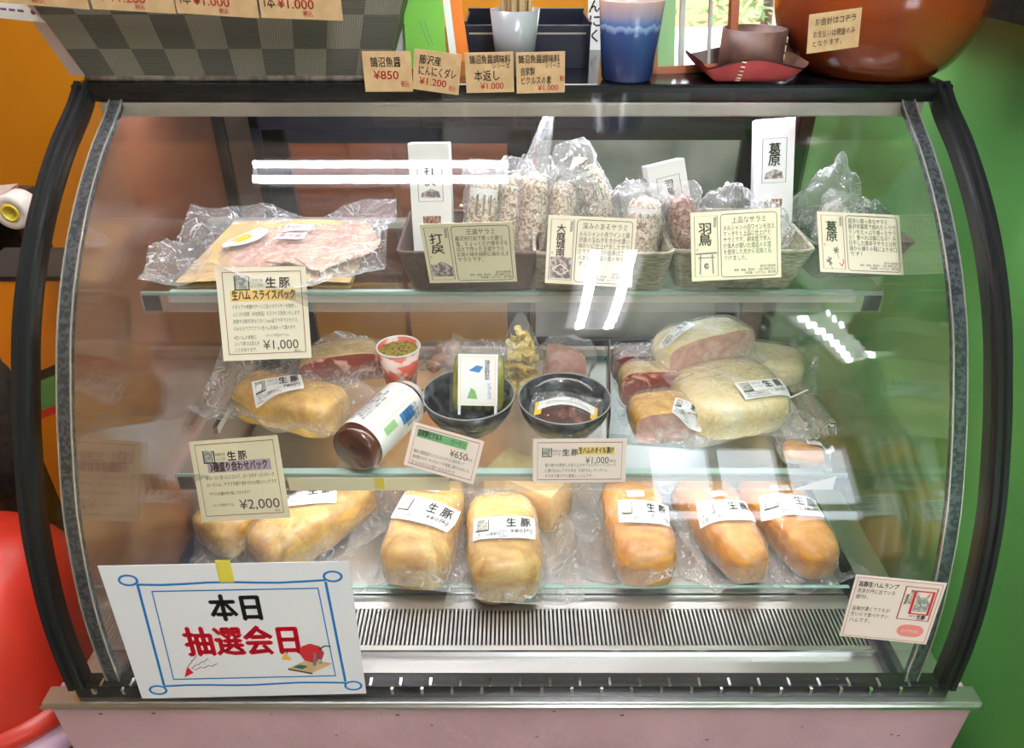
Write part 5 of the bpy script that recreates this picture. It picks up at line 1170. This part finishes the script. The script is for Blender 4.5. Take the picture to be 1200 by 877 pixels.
leaf_board('white_folder', ((-0.0873,1.0372,1.5627),(-0.0788,1.0373,1.5636),(-0.0782,1.0227,1.4804)), 'white', 'white folder edge between the lime board and the orange folder', 'folder', th=.008)
# chopstick cup
c = (0.0035,1.0863,1.4682)
cc = thing('chopstick_cup', 'grey plastic cup full of bamboo chopsticks on the case top', 'cup', (c[0], 1.015, ST))
b = MB(); b.lathe([(0, .0), (.0225, 0), (.0305, .074), (.0295, .074), (.0215, .003), (0, .003)], 'grey_cup', 40, cap=False); b.build('cup_body', cc)
rnd = random.Random(9)
for i in range(16):
    a = i * 2.4; r0 = .017 * math.sqrt(i / 16); b = MB(); b.tube([(r0 * math.cos(a), r0 * math.sin(a), .004), (r0 * 1.5 * math.cos(a), r0 * 1.5 * math.sin(a), .185 + .01 * rnd.random())], [.0022, .0032], 'stick', 6)
    k = tag(b.build('chopstick'), 'plain bamboo chopstick standing in the grey cup', 'chopstick', 'chopsticks in the grey cup'); k.location = cc.location
dt = thing('dark_box', 'low dark navy tray box behind the grey chopstick cup', 'box', (.020, 1.105, ST))
b = MB()
b.box((0, -.055, .026), (.162, .003, .052), 'navy', bev=.001); b.box((0, .055, .030), (.162, .003, .060), 'navy', bev=.001)
for s in (-1, 1): b.box((s * .0795, 0, .028), (.003, .11, .056), 'navy', bev=.001)
b.box((0, 0, .002), (.16, .11, .004), 'navy'); b.box((0, -.0572, .042), (.15, .001, .002), 'rail'); b.build('box_body', dt)
# blue cup
c = (0.1405,0.9910,1.4682)
bc = thing('ceramic_cup', 'blue ceramic tumbler with a pinkish drip-glazed rim on the case top', 'cup', (c[0], .975, ST))
b = MB(); b.lathe([(0, 0), (.0285, 0), (.031, .003), (.0385, .088), (.0375, .0895), (.0362, .088), (.029, .006), (0, .006)], 'blue_cup', 56, cap=False); b.build('cup_body', bc)
card('shop_banner_card', ((0.1085,1.2032,1.5553),(0.1277,1.2032,1.5562),(0.1124,1.1968,1.4635)), 'narrow white upright card with brush writing left of the blue cup', 'card', lambda b, w, h: b.vtext('にんにく', 0, h * .47, h * .17, 'ink', Z1, gap=1.25, bold=.02), 'white', th=.002)
# framed glass leaning behind
X, w, h = frame(*((0.1694,1.0392,1.5753),(0.2794,1.0428,1.5801),(0.1749,1.0172,1.4649)))
fr = thing('picture_frame', 'brown wooden frame with clear glass and a pale green strip behind the blue cup', 'frame', X.translation); fr.matrix_basis = X
b = MB(); t_ = .010
for c_, d_ in (((0, -h / 2 + t_ / 2, 0), (w, t_, .014)), ((0, h / 2 - t_ / 2, 0), (w, t_, .014)), ((-w / 2 + t_ / 2, 0, 0), (t_, h, .014)), ((w / 2 - t_ / 2, 0, 0), (t_, h, .014))): b.box(c_, d_, 'frame_wood', bev=.001)
b.build('frame_border', fr)
b = MB(); b.box((-w * .30, 0, -.004), (w * .20, h - 2 * t_, .002), 'pale_green'); b.build('green_strip', fr)
for x_, q_ in ((-.12, .06), (.20, .035)): b = MB(); b.box((w * x_, 0, -.004), (w * q_, h - 2 * t_, .006), 'silver_card', bev=.001); b.build('divider', fr)
b = MB(); b.box((0, 0, -.001), (w - 2 * t_, h - 2 * t_, .002), 'glass'); b.build('frame_glass', fr)
# cloth and blind by the back window
b = MB(); b.grid(lambda u, v: Vector((.865 + .085 * u, 2.46 - .01 * math.sin(u * 20), 1.1 + 1.0 * v)), 24, 2, 'blue_cloth'); b.grid(lambda u, v: Vector((.865 + .085 * u, 2.462 - .01 * math.sin(u * 20), 1.1 + 1.0 * v)), 24, 2, 'blue_cloth')
tag(b.build('window_curtain'), 'narrow blue and white patterned curtain beside the back window', 'curtain')
bl = thing('window_blind', 'white slatted blind in the back window beside the patterned curtain', 'blind', (1.18, 2.47, 1.1))
b = MB()
for k in range(26): b.box((0, 0, .02 + .036 * k), (.42, .003, .030), 'blind', X=None)
b.build('slats', bl)
b = MB(); b.box((0, 0, .97), (.44, .03, .03), 'blind', bev=.003); b.build('head_rail', bl)
# leather tray with a leather ring inside
c = (0.2849,0.9695,1.4682)
lt = thing('leather_tray', 'pinched red leather tray with cream stitching on the case top', 'tray', (c[0], .985, ST))
def lt_f(u, v):
    x = (u - .5) * 2; y = (v - .5) * 2; r = max(abs(x), abs(y) * .9); e = max(0, r - .55) / .45
    z = .0015 + .030 * e ** 1.4 * (1 + .25 * math.cos(3 * x)) ; pin = 1 - .12 * e
    return Vector((x * .072 * pin * (1 + .02 * y), y * .055 * pin, z))
b = MB(); b.grid(lt_f, 30, 24, 'leather_red'); b.grid(lambda u, v: lt_f(u, v) + Vector((0, 0, .002)), 30, 24, 'leather_dark'); b.build('tray_body', lt)
b = MB()
for k in range(6):
    p = lt_f(.37, .005 + .032 * k); q = lt_f(.41, .012 + .032 * k); b.tube([p + Vector((0, -.0012, .0008)), q + Vector((0, -.0012, .0008))], .0009, 'thread', 5)
b.build('stitching', lt)
rg = thing('leather_ring', 'dark brown leather ring standing inside the red leather tray', 'ring', (c[0] + .012, 1.0, ST + .0045))
b = MB(); b.lathe([(.036, 0), (.039, .0), (.039, .050), (.036, .050), (.036, 0)], 'leather_dark', 40, cap=False); b.build('ring_body', rg)
b = MB()
for k in range(4): b.tube([(.0392 * math.cos(R(-28 + k * .5)), .0392 * math.sin(R(-28)), .006 + .01 * k), (.0392 * math.cos(R(-28)), .0392 * math.sin(R(-28)), .013 + .01 * k)], .0009, 'thread', 5)
b.build('stitching', rg)
# big glazed pot
pot = thing('glazed_pot', 'large round brown glazed pot at the right end of the case top', 'pot', (.452, 1.03, ST))
PP = catmull([(.078, 0), (.100, .018), (.118, .055), (.124, .095), (.116, .140), (.092, .180), (.070, .200)], 5)
b = MB(); b.lathe([(0, 0)] + [(p.x, p.y) for p in PP] + [(.074, .206), (.066, .206), (.064, .196)], 'pot', 64, cap=False); b.build('pot_body', pot)
b = MB(); b.lathe([(0, .205), (.066, .204), (.070, .208), (.060, .222), (.020, .234), (.018, .246), (.010, .252), (0, .252)], 'pot', 48, cap=False); b.build('lid', pot)
card('payment_note', ((0.3222,0.8960,1.5493),(0.3800,0.9017,1.5557),(0.3267,0.8943,1.5099)), 'pale paper payment note stuck on the brown glazed pot', 'note', lambda b, w, h: hand(b, [('お会計はコチラ', .12, .14, .17, 'ink_brown', .78), ('お支払いは現金のみ', .10, .46, .16, 'ink_brown', .80), ('となります。', .10, .70, .15, 'ink_brown', .56)], w, h), 'kraft', th=.0006)

# ---------------------------------------------------------------- left of the case
st = thing('pink_stool', 'lilac plastic stool left of the pink plinth, under the red tub', 'stool', (-.768, .70, 0))
b = MB(); b.lathe([(0, .70), (.165, .70), (.185, .692), (.190, .675), (.185, .665)], 'pink_plastic', 48, cap=False); b.build('seat', st)
for k in range(4):
    a = R(45 + 90 * k); b = MB(); b.tube([(.15 * math.cos(a), .15 * math.sin(a), .675), (.20 * math.cos(a), .20 * math.sin(a), .002)], .018, 'pink_plastic', 10); b.build('leg', st)
tb = thing('red_tub', 'upturned red plastic tub with a rim standing on the lilac stool', 'tub', (-.748, .715, .702))
b = MB(); b.lathe([(.0, .232)] + [(p.x, p.y) for p in catmull([(.05, .228), (.105, .202), (.138, .15), (.152, .08), (.155, .02), (.155, .004)], 4)], 'red_plastic', 56, cap=False); b.build('tub_body', tb)
b = MB(); b.lathe([(.155, .030), (.166, .024), (.170, .010), (.166, .0), (.154, .0)], 'red_plastic', 56, cap=False); b.build('rim', tb)
ob_ = thing('orange_carton', 'orange board box with green, black and red stripes beside the left end', 'box', (-.672, 1.02, 0))
b = MB(); b.box((-.695, 1.02, .60), (.150, .10, 1.20), 'orange_print', bev=.002); 
b.build('box_body', ob_, True)
b = MB()
yq = .9695
def stripe(z0, z1, m_): b.add([(-.769, yq, z0 - .05), (-.621, yq, z0 + .012), (-.621, yq, z1 + .012), (-.769, yq, z1 - .05)], [(0, 1, 2, 3)], m_)
stripe(1.000, 1.014, 'red'); b.build('red_stripe', ob_, True); b = MB(); stripe(1.014, 1.062, 'green_print'); b.build('green_stripe', ob_, True); b = MB(); stripe(1.062, 1.078, 'ink'); b.build('black_stripe', ob_, True); b = MB()
b.box((-.695, 1.02, 1.2035), (.156, .106, .007), 'ink'); b.build('lid', ob_, True); b = MB(); b.box((-.695, .969, .735), (.148, .0012, .05), 'ink'); b.build('printed_band', ob_, True)
rk = thing('wooden_rack', 'dark wooden rack at the far left behind the red tub', 'rack', (-1.25, 1.25, 0))
b = MB()
for z in (.30, .72, 1.17): b.box((0, 0, z), (.62, .40, .025), 'dark_wood', bev=.002)
b.build('shelf_board', rk)
for sx in (-1, 1):
    for sy in (-1, 1): b = MB(); b.box((sx * .29, sy * .18, .59), (.035, .035, 1.18), 'dark_wood', bev=.002); b.build('post', rk)
b = MB(); b.box((0, .19, .6), (.58, .008, 1.1), 'dark_fabric'); b.build('back_panel', rk)
cl = MB(); cl.grid(lambda u, v: Vector((-1.25 + .60 * (u - .5), 1.06 + .36 * v - (.03 if v < .05 else 0), 1.188 + .018 * math.sin(u * 9 + v * 3) * .5 + .012 - (.09 if v < .05 else 0))), 30, 14, 'pale_cloth'); cl.grid(lambda u, v: Vector((-1.25 + .60 * (u - .5), 1.06 + .36 * v - (.03 if v < .05 else 0), 1.184 + .018 * math.sin(u * 9 + v * 3) * .5 + .012 - (.09 if v < .05 else 0))), 30, 14, 'pale_cloth')
tag(cl.build('folded_cloth'), 'pinkish pale cloth laid over the dark wooden rack', 'cloth')
rl = thing('tape_roll', 'white roll with a yellow core lying on the pale cloth at the far left', 'roll', (-0.7926,1.1600,1.2370))
RX = Matrix.Rotation(R(90), 4, 'X')
b = MB(); b.lathe([(.014, -.02), (.026, -.02), (.028, -.017), (.028, .017), (.026, .02), (.014, .02), (.014, -.02)], 'white_enamel', 32, RX, cap=False); b.build('roll_body', rl)
b = MB(); b.lathe([(.010, -.021), (.0145, -.021), (.0145, .021), (.010, .021), (.010, -.021)], 'tape', 32, RX, cap=False); b.build('core', rl)
bp = thing('black_bag', 'black fabric bag with a strap hanging at the far left beside the case', 'bag', (-.86, 1.00, .80))
b = MB(); loaf(b, .16, .20, .40, 91., 'dark_fabric', lump=.08, p=3, e=.8); b.build('bag_body', bp)
b = MB(); b.tube([(-.06, -.03, .36), (-.03, -.085, .30), (.03, -.095, .18), (.06, -.085, .05)], .008, 'dark_fabric', 6); b.build('strap', bp)
